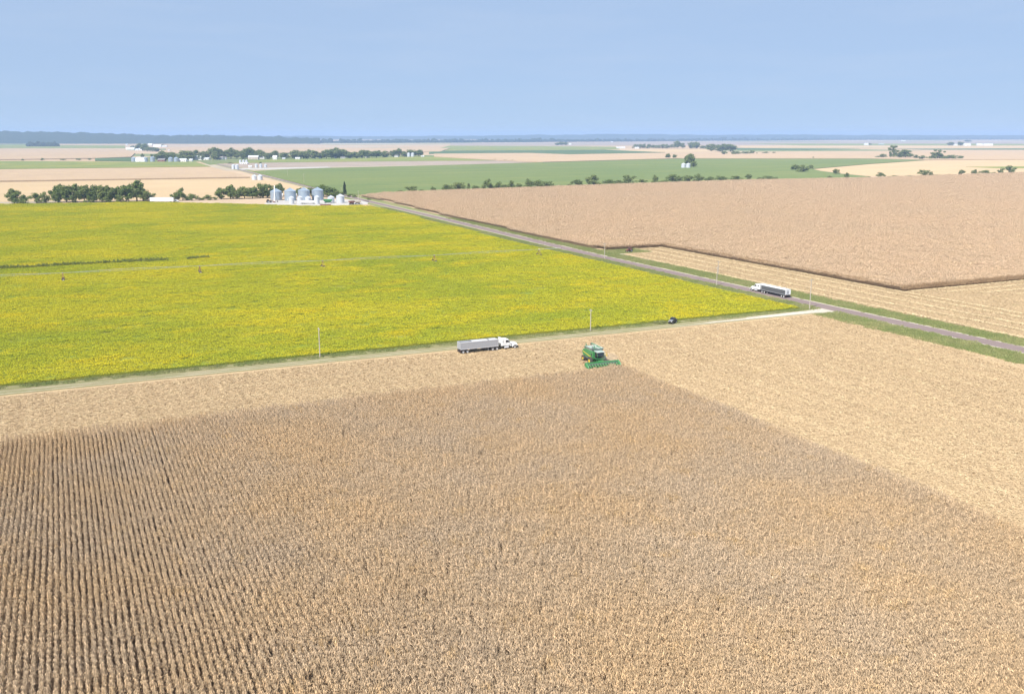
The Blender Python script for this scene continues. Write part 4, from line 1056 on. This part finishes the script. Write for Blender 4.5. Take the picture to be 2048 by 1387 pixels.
g4 = 'bins by the white gravel strip'
for x, y, w_, h_ in ((466, 338.5, 7, 10), (473, 338.8, 7, 10.5), (512, 335.6, 5.5, 8), (521, 335.6, 5.5, 8.5), (530.5, 335.3, 5.5, 7.5)):
    grain_bin(x, y, w_, h_, 'small white bin on the gravel strip before the village', 'galvwhite', g4, False)
for x in (480, 486.5, 492.5): grain_bin(x, 326.5, 4.6, 7, 'tiny white bin in the row behind the low white shed', 'galvwhite', 'row of tiny bins', False)
g5 = 'bins at the west farm of the village'
for x, w_, h_ in ((266, 10, 10), (290, 8, 10), (303.5, 9, 11), (340, 9.5, 10), (351, 9.5, 10)):
    grain_bin(x, 323.8, w_, h_, 'grey bin touching the white machine shed of the west farm' if x < 295 else 'grey bin standing alone between white shed and brown barn' if x < 310 else 'grey twin bin beside the brown barn at the west farm', 'galv', g5, False)
for x in (817, 825): grain_bin(x, 313.8, 6.5, 8.5, 'pale bin at the east end of the village trees', 'galvwhite', 'bins at the east end of the village', False)
for x in (456, 462): grain_bin(x, 313, 5, 6, 'white dome-topped bin among the village trees', 'galvwhite', 'white bins among village trees', False)

# slanted auger and yard machines
p0 = PX(551, 404); k = mpp(p0)
t = thing('grain_auger', 'tall slanted pale auger leaning up to the first big bin', 'auger', (p0.x, p0.y, .06), 0)
top = Vector((-.8, 7.0, 29 * k)); 
MB().tube((.8, -7.5, .8), (-.6, 1.5, 14.2), .28, .28, 8).build('tube', MT['tarpwhite'], t)
m = MB(); m.path([(-2.2, -2.0, .6), (-.2, -1.2, 10.2), (2.2, -2.0, .6)], .12, 6); m.path([(-1.8, -1.9, 2.6), (1.8, -1.9, 2.6)], .1, 6); m.build('undercarriage', MT['maroon'], t)
wm = wheel_meshes(.55, .35, .3, MT['rim'])
for s in (-1, 1): put_wheel(t, wm, (s * 2.3, -2.0, .55))
MB().frustum(.1, 1.5, -8.4, -6.8, .1, -.2, 1.8, -8.7, -6.5, 1.1).build('hopper', MT['maroon'], t)
MB().tube((-.6, 1.5, 14.2), (-.7, 2.1, 13.2), .3, n=8).build('spout', MT['tarpwhite'], t)

def wagon(px, py, label, mat, L=5.5, group=None, rot=0.0, high=1.6, flat=False):
    p = PX(px, py)
    t = thing('grain_wagon' if not flat else 'implement', label, 'wagon' if not flat else 'implement', (p.x, p.y, .06), rot, group)
    wm = wheel_meshes(.55, .4, .3, MT['rim'])
    for x in (-L * .32, L * .32):
        for s in (-1, 1): put_wheel(t, wm, (x, s * .95, .55))
    fr = MB()
    for s in (-.5, .5): fr.box(-L * .45, L * .5, s - .07, s + .07, .7, .9)
    fr.box(L * .5, L * .5 + 1.6, -.08, .08, .6, .75)
    for x in (-L * .32, L * .32): fr.tube((x, -.9, .55), (x, .9, .55), .08)
    fr.build('frame', MT['black'], t)
    if flat:
        b = MB()
        for i in range(5): b.box(-L * .45 + i * L * .2, -L * .4 + i * L * .2, -1.6, 1.6, .9, 1.3)
        b.box(-L * .5, L * .5, -1.4, -1.2, 1.0, 1.5); b.box(-L * .5, L * .5, 1.2, 1.4, 1.0, 1.5)
        b.build('tool_bar', mat, t)
    else:
        bx = MB(); bx.frustum(-L * .25, L * .25, -.6, .6, .95, -L * .5, L * .5, -1.3, 1.3, .95 + high * .55, cap=False); bx.frustum(-L * .5, L * .5, -1.3, 1.3, .95 + high * .55, -L * .5, L * .5, -1.32, 1.32, .95 + high, cap=False)
        o = bx.build('box', mat, t)
        MB().box(-L * .48, L * .48, -1.25, 1.25, .95 + high * .55, .95 + high * .7).build('load', MT['corngrain'], o)
    return t
wagon(656, 406.8, 'dark green grain cart in front of the medium white bin', MT['green'], 7.5, rot=rad(5), high=2.6)
wagon(651, 412.3, 'low rusty red implement along the bean edge of the yard', MT['maroon'], 9, rot=rad(3), flat=True)
wagon(703.5, 409.5, 'rusty red gravity wagon with dark sides at the yard entrance', MT['maroon'], 4.8, rot=rad(40), high=2.4)
wagon(715.5, 409, 'faded pink gravity wagon at the yard entrance beside the poles', MT['tan'], 4.8, rot=rad(25), high=2.2)
def box_trailer(px0, px1, py, hm, label, cab=False, low=False):
    p = PX(px0, py); q = PX(px1, py); L = (q - p).length
    t = thing('semi_trailer', label, 'trailer', (p.x, p.y, .05), math.atan2((q - p).y, (q - p).x))
    z0 = 1.1
    MB().box(0, L, -.1, 2.4, z0, z0 + hm).build('box', MT['white'], t, bevel=.04)
    MB().box(.3, L - .3, .4, 1.9, .8, 1.1).build('frame', MT['black'], t)
    wm = TWD
    for x in (1.2, 2.5, L - 3.0): 
        for y in (.35, 1.95): put_wheel(t, wm, (x, y, .51))
    MB().box(-.03, 0, 0, 2.3, z0 + .1, z0 + hm - .1).build('rear_door', MT['offwhite'], t)
    return t
box_trailer(300, 347, 405, 3.2, 'long white box trailer parked by the tree belt')
box_trailer(601, 632, 408, 1.7, 'low white grain trailer parked behind the front slim bins')
p = PX(352, 404.2)
t = thing('farm_truck', 'small white truck hitched before the long box trailer', 'truck', (p.x, p.y, .05), rad(-2))
wm = wheel_meshes(.48, .3, .28, MT['rim'])
for x in (-1.6, 1.5):
    for s in (-1, 1): put_wheel(t, wm, (x, s * .9, .48))
MB().prism([(-2.4, .6), (2.5, .6), (2.6, 1.2), (1.2, 1.35), (.8, 2.3), (-.6, 2.35), (-.7, 1.3), (-2.4, 1.3)], -1.0, 1.0).build('body', MT['white'], t, bevel=.08)
for s in (-1, 1): MB().prism([(-.4, 1.45), (1.0, 1.45), (.7, 2.15), (-.4, 2.2)], s * 1.005 - .01, s * 1.005 + .012).build('side_window', MT['glass'], t)
def tank(px, py, w_, h_, label):
    p = PX(px, py); k = mpp(p); R = w_ * k / 2; hh = h_ * k
    t = thing('storage_tank', label, 'tank', (p.x, p.y, .05), 0)
    MB().lathe([(.01, 0), (R, 0), (R, hh * .85), (R * .8, hh * .95), (.01, hh)], 20).build('shell', MT['white'], t, True)
    MB().tube((R, 0, .2), (R + .1, 0, hh * .9), .08).build('pipe', MT['rim'], t)
tank(565, 395, 3.2, 8.5, 'upright white tank between the first two big bins')
tank(592.5, 395, 4.2, 8, 'upright white tank between the second and third big bins')

# ------------------------------------------------------------------ buildings
def house(px, py, wpx, hpx, label, wallm, roofm, group=None, deep=None, ang=0.0, name='house', cat='house'):
    p = PX(px, py); k = mpp(p); w_ = wpx * k; hh = hpx * k; d = deep or min(w_ * .8, 14)
    t = thing(name, label, cat, (p.x, p.y + d / 2, .1), ang, group)
    e = hh * .58
    MB().prism([(-w_ / 2, 0), (w_ / 2, 0), (w_ / 2, e), (-w_ / 2, e)], -d / 2, d / 2).add([(-w_ / 2, -d / 2, e), (-w_ / 2, d / 2, e), (-w_ / 2, 0, hh - .15), (w_ / 2, -d / 2, e), (w_ / 2, d / 2, e), (w_ / 2, 0, hh - .15)], [(0, 2, 1), (3, 4, 5)]).build('wall', MT[wallm], t)
    o = .35; s = (hh - e) / (d / 2)
    rf = MB()
    for sg in (-1, 1):
        rf.add([(-w_ / 2 - o, sg * (d / 2 + o), e - o * s + .02), (w_ / 2 + o, sg * (d / 2 + o), e - o * s + .02), (w_ / 2 + o, 0, hh), (-w_ / 2 - o, 0, hh)] +
               [(-w_ / 2 - o, sg * (d / 2 + o), e - o * s + .2), (w_ / 2 + o, sg * (d / 2 + o), e - o * s + .2), (w_ / 2 + o, 0, hh + .2), (-w_ / 2 - o, 0, hh + .2)],
               [(0, 1, 2, 3), (4, 7, 6, 5), (0, 4, 5, 1), (0, 3, 7, 4), (1, 5, 6, 2)])
    rf.build('roof', MT[roofm], t)
    MB().box(-.6, .6, -d / 2 - .05, -d / 2 + .01, 0, min(2.2, e * .9)).build('door', MT['roofdark'], t)
    for x in (-w_ * .3, w_ * .3): MB().box(x - .6, x + .6, -d / 2 - .04, -d / 2 + .01, e * .35, e * .75).build('window', MT['glass'], t)
    return t
hg = 'village houses'
hl = 'small pale house among the trees of the village'
for x, y, w_, h_ in ((412, 319.5, 13, 4), (440, 319.5, 13, 6), (449, 319, 7, 5), (524, 318, 9, 5), (595, 318.8, 9, 4), (613.5, 317.5, 4, 3.5), (639, 317.8, 3.5, 3.5), (671, 317.3, 4, 3), (685, 317.3, 9, 3.5), (733, 315.6, 5, 4), (793, 314.2, 7, 4), (374, 323, 5, 4), (382, 323, 6, 5), (567, 318.8, 6, 3)):
    pale = random.random() < .5
    house(x, y, w_, h_, ('broad' if w_ > 8 else 'tiny' if w_ < 5 else 'small') + (' pale house with pale roof' if pale else ' pale house with dark roof') + ' among the trees of the village', 'offwhite', 'roofpale' if pale else 'roofdark', hg, ang=random.uniform(-.3, .3))
house(393, 320, 20, 8.5, 'broad white house with pale roof where the road enters the village', 'offwhite', 'roofpale')
house(506, 319, 20, 7.5, 'long tan-roofed hall among the village trees', 'tan', 'roofpale', name='hall', cat='hall')
house(549.5, 319.5, 8, 8, 'tall narrow white house at the edge of the village grass', 'offwhite', 'roofpale')
house(280, 323.8, 18, 9, 'white machine shed between grey bins at the west farm', 'white', 'roofpale', name='shed', cat='shed', deep=16)
house(365, 323.6, 14, 6, 'low white shed beside the twin grey bins of the west farm', 'offwhite', 'roofpale', name='shed', cat='shed')
house(322, 323.4, 14, 6, 'brown barn between bins at the west farm', 'maroon', 'roofdark', name='barn', cat='barn')
house(487, 328.2, 15, 3.2, 'long low white shed in front of the tiny bins', 'white', 'roofpale', name='shed', cat='shed')
house(500, 335.6, 6, 4, 'small white shed on the gravel strip before the village', 'white', 'roofpale', name='shed', cat='shed')
fg = 'buildings of the hazy western farmstead'
for x, y, w_, h_ in ((260, 299.5, 17, 4.5), (267, 294.5, 13, 3), (273.5, 301, 6, 3.5), (281, 301, 6, 5), (285, 290.5, 4, 2.5), (300, 291, 8, 4), (314, 294, 16, 4.5), (326, 294, 4, 3), (331, 294, 4, 3), (337, 302.5, 3, 2.5), (253, 290.5, 3, 2.5)):
    house(x, y, w_, h_, 'white building of the hazy farmstead below the bluffs', 'white', 'roofpale', fg, deep=14, name='farm_building', cat='farm building')
fg2 = 'buildings of the hazy eastern farmstead'
for x, y, w_, h_ in ((1912, 291.3, 6, 3), (1935, 291.6, 13, 4.5), (1960, 291, 11, 4), (1977, 291.3, 18, 4)):
    house(x, y, w_, h_, 'white shed of the hazy farmstead beside the tall cottonwood', 'white', 'roofpale', fg2, deep=16, name='farm_building', cat='farm building')
house(1733, 290.5, 8, 4, 'lone white barn in the hazy fields', 'white', 'roofpale', name='barn', cat='barn', deep=14)
house(1763, 289.8, 11, 2.6, 'low pale green shed beside the lone white barn', 'roofgrey', 'roofgrey', name='shed', cat='shed', deep=14)
for x in (1236, 1242, 1247.5): house(x, 296.8, 5.5, 3, 'small white shed beside the farm tree row', 'white', 'roofpale', 'small white sheds beside the tree row', deep=10, name='shed', cat='shed')
house(1274, 297.3, 8, 3.2, 'white house at the far end of the farm tree row', 'white', 'roofpale', deep=10)
house(1140, 289.7, 5, 2.5, 'tiny white house beside the small round grove', 'white', 'roofpale', deep=10)
house(1224, 284.8, 4, 2, 'tiny white house below the far woods', 'white', 'roofpale', deep=10)
house(845, 314, 6, 2.5, 'low white shed past the east end of the village', 'white', 'roofpale', name='shed', cat='shed')
house(1807, 282.6, 8, 2.2, 'tiny white shed before the far tree line', 'white', 'roofpale', name='shed', cat='shed', deep=12)

# ------------------------------------------------------------------ trees
def crown_mesh(name, seed, kind):
    """unit crown: 1 high, about 1 wide"""
    r = np.random.default_rng(seed); P, Nn = [], []
    cl = []
    if kind == 'tree':
        nc = 30
        for i in range(nc):
            d = r.normal(0, 1, 3); d /= np.linalg.norm(d); rr = r.uniform(.3, 1) ** .6
            z = .52 + d[2] * .40 * rr
            wx = .38 * (1 - .5 * max(0, (z - .62)) / .38)
            cl.append((d[0] * wx * rr, d[1] * wx * rr, max(z, .12), r.uniform(.10, .19)))
    elif kind == 'open':
        for i in range(24):
            a = r.random() * 6.28; z = r.uniform(.15, .93); wr = r.uniform(.1, .4) * (1.1 - .4 * abs(z - .65))
            cl.append((math.cos(a) * wr, math.sin(a) * wr, z, r.uniform(.07, .12)))
    elif kind == 'bush':
        for i in range(14):
            a = r.random() * 6.28; wr = r.uniform(0, .40) ** .9; z = r.uniform(.15, .78) * (1 - .6 * wr)
            cl.append((math.cos(a) * wr, math.sin(a) * wr, z, r.uniform(.12, .2)))
    else:
        for i in range(40):
            z = (i + .5) / 40; wr = .42 * (1 - z) ** .8 * r.uniform(.3, 1) + .02; a = i * 2.4
            cl.append((math.cos(a) * wr, math.sin(a) * wr, .06 + z * .9, .05 + .10 * (1 - z)))
    for x, y, z, q in cl:
        m = int(75 if kind != 'conifer' else 30)
        d = r.normal(0, 1, (m, 3)); d /= np.linalg.norm(d, axis=1, keepdims=True)
        P.append(np.array([x, y, z]) + d * q * r.uniform(.55, 1.12, (m, 1)) * [1, 1, .85]); Nn.append(d + [0, 0, .35])
    P = np.concatenate(P); Nn = np.concatenate(Nn)
    Q = leaf_quads(r, P, Nn, .024, .048, .5)
    if kind != 'conifer': Q[:, :, 2] = np.maximum(Q[:, :, 2], .005)
    v, q = quads_from(Q)
    return np_mesh(name, v, q, MT['leafdark'] if kind == 'conifer' else MT['leaf'], np.repeat(r.uniform(.6, 1.35, len(P)), 4)), cl
def trunk_mesh(cl, seed, kind):
    r = np.random.default_rng(seed); m = MB()
    h = .5 if kind != 'bush' else .25
    if kind == 'conifer': m.tube((0, 0, 0), (0, 0, .95), .03, .005, 6); return m.mesh('trunk', MT['bark'])
    m.tube((0, 0, -.01), (.01, 0, h * .5), .035, .026, 7); m.tube((.01, 0, h * .5), (0, .01, h), .026, .016, 7)
    for c in sorted(cl, key=lambda q: -q[3])[:9]:
        z0 = min(h * .95, c[2] * .55); m.tube((.005, .003, z0), (c[0], c[1], c[2]), .014, .005, 5)
    return m.mesh('trunk', MT['bark'])
TV = {}
for kind, n_ in (('tree', 7), ('open', 3), ('bush', 5), ('conifer', 1)):
    TV[kind] = []
    for i in range(n_):
        cm, cl = crown_mesh('crown', 900 + i * 13 + len(kind), kind); TV[kind].append((cm, trunk_mesh(cl, i, kind)))
tc = 0
SIZED = {'bushes of the long hedgerow': ('tall dense', 14, 'low scrubby', 6, 'narrow upright', 16, 'wide mounded'),
         'trees in the belt behind the beans': ('tall', 35, 'shorter', 31, 'slim', 22, 'mid-height'),
         'trees in the grove beside the big bins': ('tall', 28, 'short', 20, 'narrow', 21, 'mid-height'),
         'bushes along the tree belt': ('taller', 16, 'very', 11, 'narrow', 18, 'spreading'),
         'boundary bushes of the pale tan field': ('large', 9, 'tiny', 4, 'small', 14, 'mid-sized'),
         'village trees': ('tall', 19, 'low', 12, 'slim', 16, 'mid-height'),
         'bushes under the cottonwood': ('larger', 7.5, 'tiny', 4, 'narrow', 14, 'spreading'),
         'western hedge scrub': ('larger', 5, 'faint low', 2.6, 'small', 8, 'wider')}
def tree(px, py, hpx, wpx, label, group, kind='tree', cat='tree', name=None):
    global tc
    tc += 1
    p = PX(px, py); k = mpp(p); hh = hpx * k / math.cos(TH) * (1.45 if kind == 'bush' else 1.05); ww = wpx * k * {'tree': 1.38, 'bush': 1.14, 'open': 1.02, 'conifer': 1.28}[kind]
    cm, tm = TV[kind][tc % len(TV[kind])]
    nm = name or {'tree': 'tree', 'open': 'tree', 'bush': 'bush', 'conifer': 'conifer'}[kind]
    if group in SIZED:                                   # say which by its size
        a = SIZED[group]
        label = (a[0] if hpx >= a[1] else a[2] if hpx <= a[3] else a[4] if wpx <= a[5] else a[6]) + ' ' + label
    t = thing(nm, label, cat, (p.x, p.y + ww * .3, 0), random.random() * 6.28, group, scale=(ww, ww, hh))
    link('crown', cm, t); link('trunk', tm, t)
    return t
lb, gb = 'broad dark green tree in the belt behind the yellow beans', 'trees in the belt behind the beans'
for x, y, h_, w_ in ((24, 408, 29, 26), (112, 405.5, 36, 27), (129, 405.5, 36, 24), (147, 405, 36, 24), (165, 405, 34, 24), (183, 404.5, 34, 24), (200, 404.5, 35, 24), (216, 404.5, 32, 22), (231, 404, 30, 22), (249, 404, 34, 24)):
    tree(x, y, h_, w_, lb, gb)
tree(269, 403.8, 42, 32, 'tallest rounded tree at the end of the long tree belt', None)
lb, gb = 'low green bush at the foot of the tree belt behind the yellow beans', 'bushes along the tree belt'
for x, y, h_, w_ in ((43, 408.5, 16, 24), (68, 406.5, 17, 28), (88, 406, 17, 22), (30, 408.5, 12, 20), (284, 404, 22, 20), (298, 403, 15, 26), (142, 405.5, 12, 20), (175, 405.3, 11, 18), (210, 405, 11, 18), (108, 406, 14, 16), (240, 404.7, 12, 18)):
    tree(x, y, h_, w_, lb, gb, 'bush', 'bush')
lb, gb = 'rounded bush between the white box trailer and the tall grove', 'bushes beside the box trailer'
for x, y, h_, w_ in ((349, 402, 14, 24), (363, 401.5, 20, 24), (382, 401.5, 13, 22), (398, 401, 5, 16), (414, 400.5, 9, 22), (428, 400, 5, 14)):
    tree(x, y, h_, w_, lb, gb, 'bush', 'bush')
lb, gb = 'leafy tree in the grove beside the big bins', 'trees in the grove beside the big bins'
for x, y, h_, w_ in ((440, 399, 22, 22), (458, 398.5, 28, 24), (473, 398.5, 19, 18), (487, 398, 24, 24), (503, 397.5, 22, 20), (518, 397, 30, 24), (533, 396.5, 29, 24), (556, 393, 25, 20)):
    tree(x, y, h_, w_, lb, gb)
lb, gb = 'dark green tree behind the gaps of the big bins', 'trees behind the big bins'
for x, y, h_, w_ in ((597, 393, 17, 18), (621, 393, 18, 16), (645, 394, 24, 28), (661, 395.5, 20, 26), (674, 397, 15, 20)):
    tree(x, y, h_, w_, lb, gb)
tree(689, 391, 26, 10, 'slim dark conifer standing by the bins', None, 'conifer', 'conifer')
lb, gb = 'small scrub bush on the bank by the road at the yard', 'bank scrub at the yard'
for x, y, h_, w_ in ((699, 394, 5, 12), (708, 395, 4, 10), (737, 400, 3, 10)): tree(x, y, h_, w_, lb, gb, 'bush', 'bush')
lb, gb = 'green bush in the hedgerow between peach corn and green beans', 'bushes of the long hedgerow'
for x, y, h_, w_ in ((800, 386, 5, 14), (822, 385.8, 11, 28), (843, 385, 5, 12), (865, 384, 8, 14), (893, 383, 13.5, 22), (917, 382.2, 15.5, 28), (937, 381.5, 13, 8), (950, 381, 8, 18), (978, 380.2, 17, 26), (996, 379.5, 15, 16), (1011, 379, 9, 18), (1023, 378.5, 15, 15), (1038, 378, 9, 16), (1056, 377.3, 15, 20), (1075, 376.6, 16, 24), (1094, 376, 12, 24), (1139, 374, 5, 14), (1155, 373.4, 12, 24),
                     (1188, 372, 17, 34), (1219, 371, 12, 24), (1237, 370.2, 9, 20), (1258, 369.3, 16, 28), (1285, 368.2, 8, 24), (1310, 367, 13, 15), (1329, 366, 5, 20), (1346, 365.4, 15, 22), (1360, 365, 11, 18), (1378, 364.4, 11, 26), (1399, 363.8, 12, 24), (1421, 363, 9, 24), (1443, 362.2, 9, 22), (1473, 361.2, 8, 28), (1499, 360.4, 10, 18), (1520, 359.8, 4, 10), (1540, 359.4, 7, 30), (770, 387.5, 3, 12), (1112, 375.3, 3, 16)):
    tree(x, y, h_, w_, lb, gb, 'bush', 'bush')
lb, gb = 'lone rounded bush on the boundary of the pale tan field', 'boundary bushes of the pale tan field'
for x, y, h_, w_ in ((1660, 357.5, 5, 10), (1694, 357, 9, 12), (1764, 354.8, 9.5, 17), (1849, 353, 12, 20), (1862, 352.6, 8, 12), (1925, 350.5, 9, 14), (1953, 349.8, 8.5, 15), (1974, 349, 8.5, 21), (1990, 348, 3.5, 8), (2003, 347.8, 7, 14), (2023, 347, 13, 26), (1790, 354, 2.5, 20), (1820, 353.4, 2.5, 16), (1875, 352.2, 2.5, 16), (1900, 351.5, 3, 8)):
    tree(x, y, h_, w_, lb, gb, 'bush', 'bush')
lb, gb = 'dark bush in the clump at the tip of the pale tan field', 'bush clump at the field tip'
for x, y, h_, w_ in ((1593, 340.5, 9, 22), (1609, 344.5, 11, 28), (1622, 338.5, 8, 16), (1673, 349, 10, 14)):
    tree(x, y, h_, w_, lb, gb, 'bush', 'bush')
tree(1789, 315.6, 23.5, 25, 'tall open-crowned cottonwood above the far bushes', None, 'open')
tree(1815, 316.6, 17, 26, 'broad pyramidal tree beside the tall cottonwood', None)
tree(1879, 318.4, 19, 32, 'wide spreading open tree at the end of the far bush row', None, 'open')
lb, gb = 'low bush in the row under the tall cottonwood', 'bushes under the cottonwood'
for x, y, h_, w_ in ((1757, 315.8, 4, 12), (1767, 316, 7.5, 14), (1834, 317.8, 7, 12), (1847, 319.5, 7, 18), (1866, 319, 7, 18), (1892, 319, 7, 18), (1907, 318.8, 8, 20), (1923, 318.5, 6, 14), (1800, 316.5, 7, 18), (1627, 317, 3, 4)):
    tree(x, y, h_, w_, lb, gb, 'bush', 'bush')
tree(1380, 334, 27, 20, 'lone tall tree behind the two small white bins', None)
tree(1388, 335.5, 12, 14, 'low bush at the foot of the lone tall tree', None, 'bush', 'bush')
tree(1336, 316.8, 9.5, 9, 'small round tree at the edge of the green beans', 'pair of small trees')
tree(1350, 317, 8, 8.5, 'small round tree nearer the lone tall tree, of two', 'pair of small trees')
lb, gb = 'large round tree of the hazy grove beyond the peach corn', 'round grove'
for x, y, h_, w_ in ((1424, 302.5, 15, 20), (1440, 303, 13, 18), (1447, 303.5, 15.5, 20), (1463, 303.5, 15.5, 22)): tree(x, y, h_, w_, lb, gb)
lb, gb = 'tall hazy tree in the farm tree row', 'tall trees in the farm row'
for x, y, h_, w_ in ((1355, 297, 15, 13), (1366, 297, 11, 9), (1383, 297.3, 13, 13), (1393, 297.5, 14, 13)): tree(x, y, h_, w_, lb, gb)
lb, gb = 'low tree in the hazy farm tree row', 'low trees in the farm row'
for x in range(1272, 1350, 9): tree(x, 297, random.uniform(5.5, 9), 13, lb, gb, 'bush')
for x in (1405, 1412): tree(x, 298, 6, 10, lb, gb, 'bush')
lb, gb = 'low hazy bush beside the round grove', 'bushes beside the round grove'
for x, y, h_, w_ in ((1449, 309.5, 6, 16), (1467, 309.5, 6, 10), (1475, 309, 6, 18), (1492, 308.5, 5, 16), (1505, 308, 6, 12), (1514, 308, 2.5, 3), (1535, 307.5, 3, 18), (1548, 307, 3, 8)): tree(x, y, h_, w_, lb, gb, 'bush', 'bush')
lb, gb = 'hazy tree of the small round grove in the far fields', 'small round grove'
for x, h_, w_ in ((1115, 5, 10), (1123, 6.5, 12), (1132, 6, 10)): tree(x, 290.3, h_, w_, lb, gb)
lb, gb = 'hazy tree at the western farmstead below the bluffs', 'western farmstead trees'
for x, y, h_, w_ in ((276, 300, 13, 14), (286, 302, 15, 16), (293, 303, 9, 14), (303, 303.5, 9, 18), (312, 303.5, 8, 12), (264, 297, 6, 8), (324, 293, 4, 6)): tree(x, y, h_, w_, lb, gb)
lb, gb = 'hazy tree at the eastern farmstead', 'eastern farmstead trees'
for x, y, h_, w_ in ((1904, 291, 7, 13), (1923, 291.3, 8, 12), (1740, 290.3, 4, 6), (1938, 284, 4, 12)): tree(x, y, h_, w_, lb, gb)
lb, gb = 'round hazy green tree of the village', 'village trees'
for x, y, h_, w_ in ((284, 316, 9, 7), (303, 314, 6, 5), (314, 321, 14, 18), (322, 321, 19, 22), (336, 321, 17, 24), (352, 321, 13, 20), (371, 320.5, 19, 28), (391, 318, 18, 18), (408, 318, 16, 18), (425, 319, 23, 24), (437, 318, 21, 20), (449, 317, 17, 18), (460, 318, 22, 17), (472, 318, 18, 15), (483, 318.5, 18, 18), (495, 318.5, 24, 20), (505, 317, 17, 16), (520, 318, 18, 24), (535, 318.5, 13, 15), (547, 317.5, 16, 16), (568, 318.3, 13, 20), (588, 318, 18, 20), (605, 318, 16, 22), (616, 317, 17, 14), (628, 318, 17, 22), (641, 317.8, 11, 16), (651, 317.8, 18, 20), (662, 317.5, 19, 20), (672, 317.3, 22, 22), (685, 317, 19, 20), (698, 317, 13, 20), (712, 316.8, 13, 20), (724, 316.5, 17, 14), (737, 316, 15, 20), (752, 315.5, 14, 22), (768, 315, 13, 20), (787, 314, 14, 15), (797, 313.8, 16, 13), (808, 313.8, 11, 15), (821, 313, 14, 17), (837, 312.8, 13, 18), (430, 319.8, 13, 14), (356, 322, 9, 16), (400, 320, 10, 12)):
    tree(x, y, h_, w_, lb, gb)
lb, gb = 'scrub dot on the hedge line behind the western bean field', 'western hedge scrub'
for x, y, h_, w_ in ((45, 321.3, 3, 6), (84, 321.3, 5, 7), (125, 320.8, 2.5, 10), (155, 320.4, 3, 12), (178, 320, 2.5, 10)): tree(x, y, h_, w_, lb, gb, 'bush', 'bush')
lb, gb = 'scrub dot at the field corner beyond the bare soil strip', 'scrub beyond the bare strip'
for x, y, h_, w_ in ((520, 327.5, 3, 6), (460, 327.5, 2.5, 12), (990, 320.6, 2, 12), (1010, 321.6, 2, 10), (1025, 322.2, 2, 8)): tree(x, y, h_, w_, lb, gb, 'bush', 'bush')
# weedy grey-green patch beside the utility vehicle
A, B = grid(166, 170, .5, 245.6, 248, .6, .2, .2); n = len(A)
crop('weed_patch', [weed_clump(320 + i) for i in range(NV)], toW(A, B, .03), rng.random(n) * 6.28, np.full((n, 3), .55), MT['grassblade'], 'low grey-green weeds beside the utility vehicle', 'weeds')

# ------------------------------------------------------------------ haze
def dust(a, b, z, r, dens, label):
    m, t = newmat('chaff_dust')
    o = N(t, 'ShaderNodeOutputMaterial'); v = N(t, 'ShaderNodeVolumePrincipled')
    v.inputs['Color'].default_value = (.82, .74, .64, 1); v.inputs['Density'].default_value = dens
    t.links.new(v.outputs[0], o.inputs['Volume'])
    q = np.random.default_rng(int(a)); vv = IV * (1 + .12 * q.standard_normal((len(IV), 1))) * r
    ob = link('dust_cloud', np_mesh('dust_cloud', vv, np.zeros((0, 4), int), m, None, IF), loc=W(a, b, z), rot=(0, 0, AZ))
    tag(ob, label, 'dust', kind='stuff')
dust(124.6, 205.8, 1.9, (3.0, 1.6, 1.3), .10, 'thin grey chaff dust over one half of the corn head')
dust(122.6, 210.5, 4.6, (1.2, 1.0, .7), .12, 'wisp of dust above the grain tank')
def haze():
    m, t = newmat('thin_haze')
    o = N(t, 'ShaderNodeOutputMaterial'); v = N(t, 'ShaderNodeVolumePrincipled')
    v.inputs['Color'].default_value = (.42, .585, .89, 1); v.inputs['Density'].default_value = 0.92e-4; v.inputs['Anisotropy'].default_value = 0.0
    t.links.new(v.outputs[0], o.inputs['Volume'])
    q = R_ + 400
    return tag(MB().box(-q, q, -q, q, -1.0, 128).build('haze', m), 'thin pale blue haze over the whole plain', 'haze', kind='stuff')
haze()
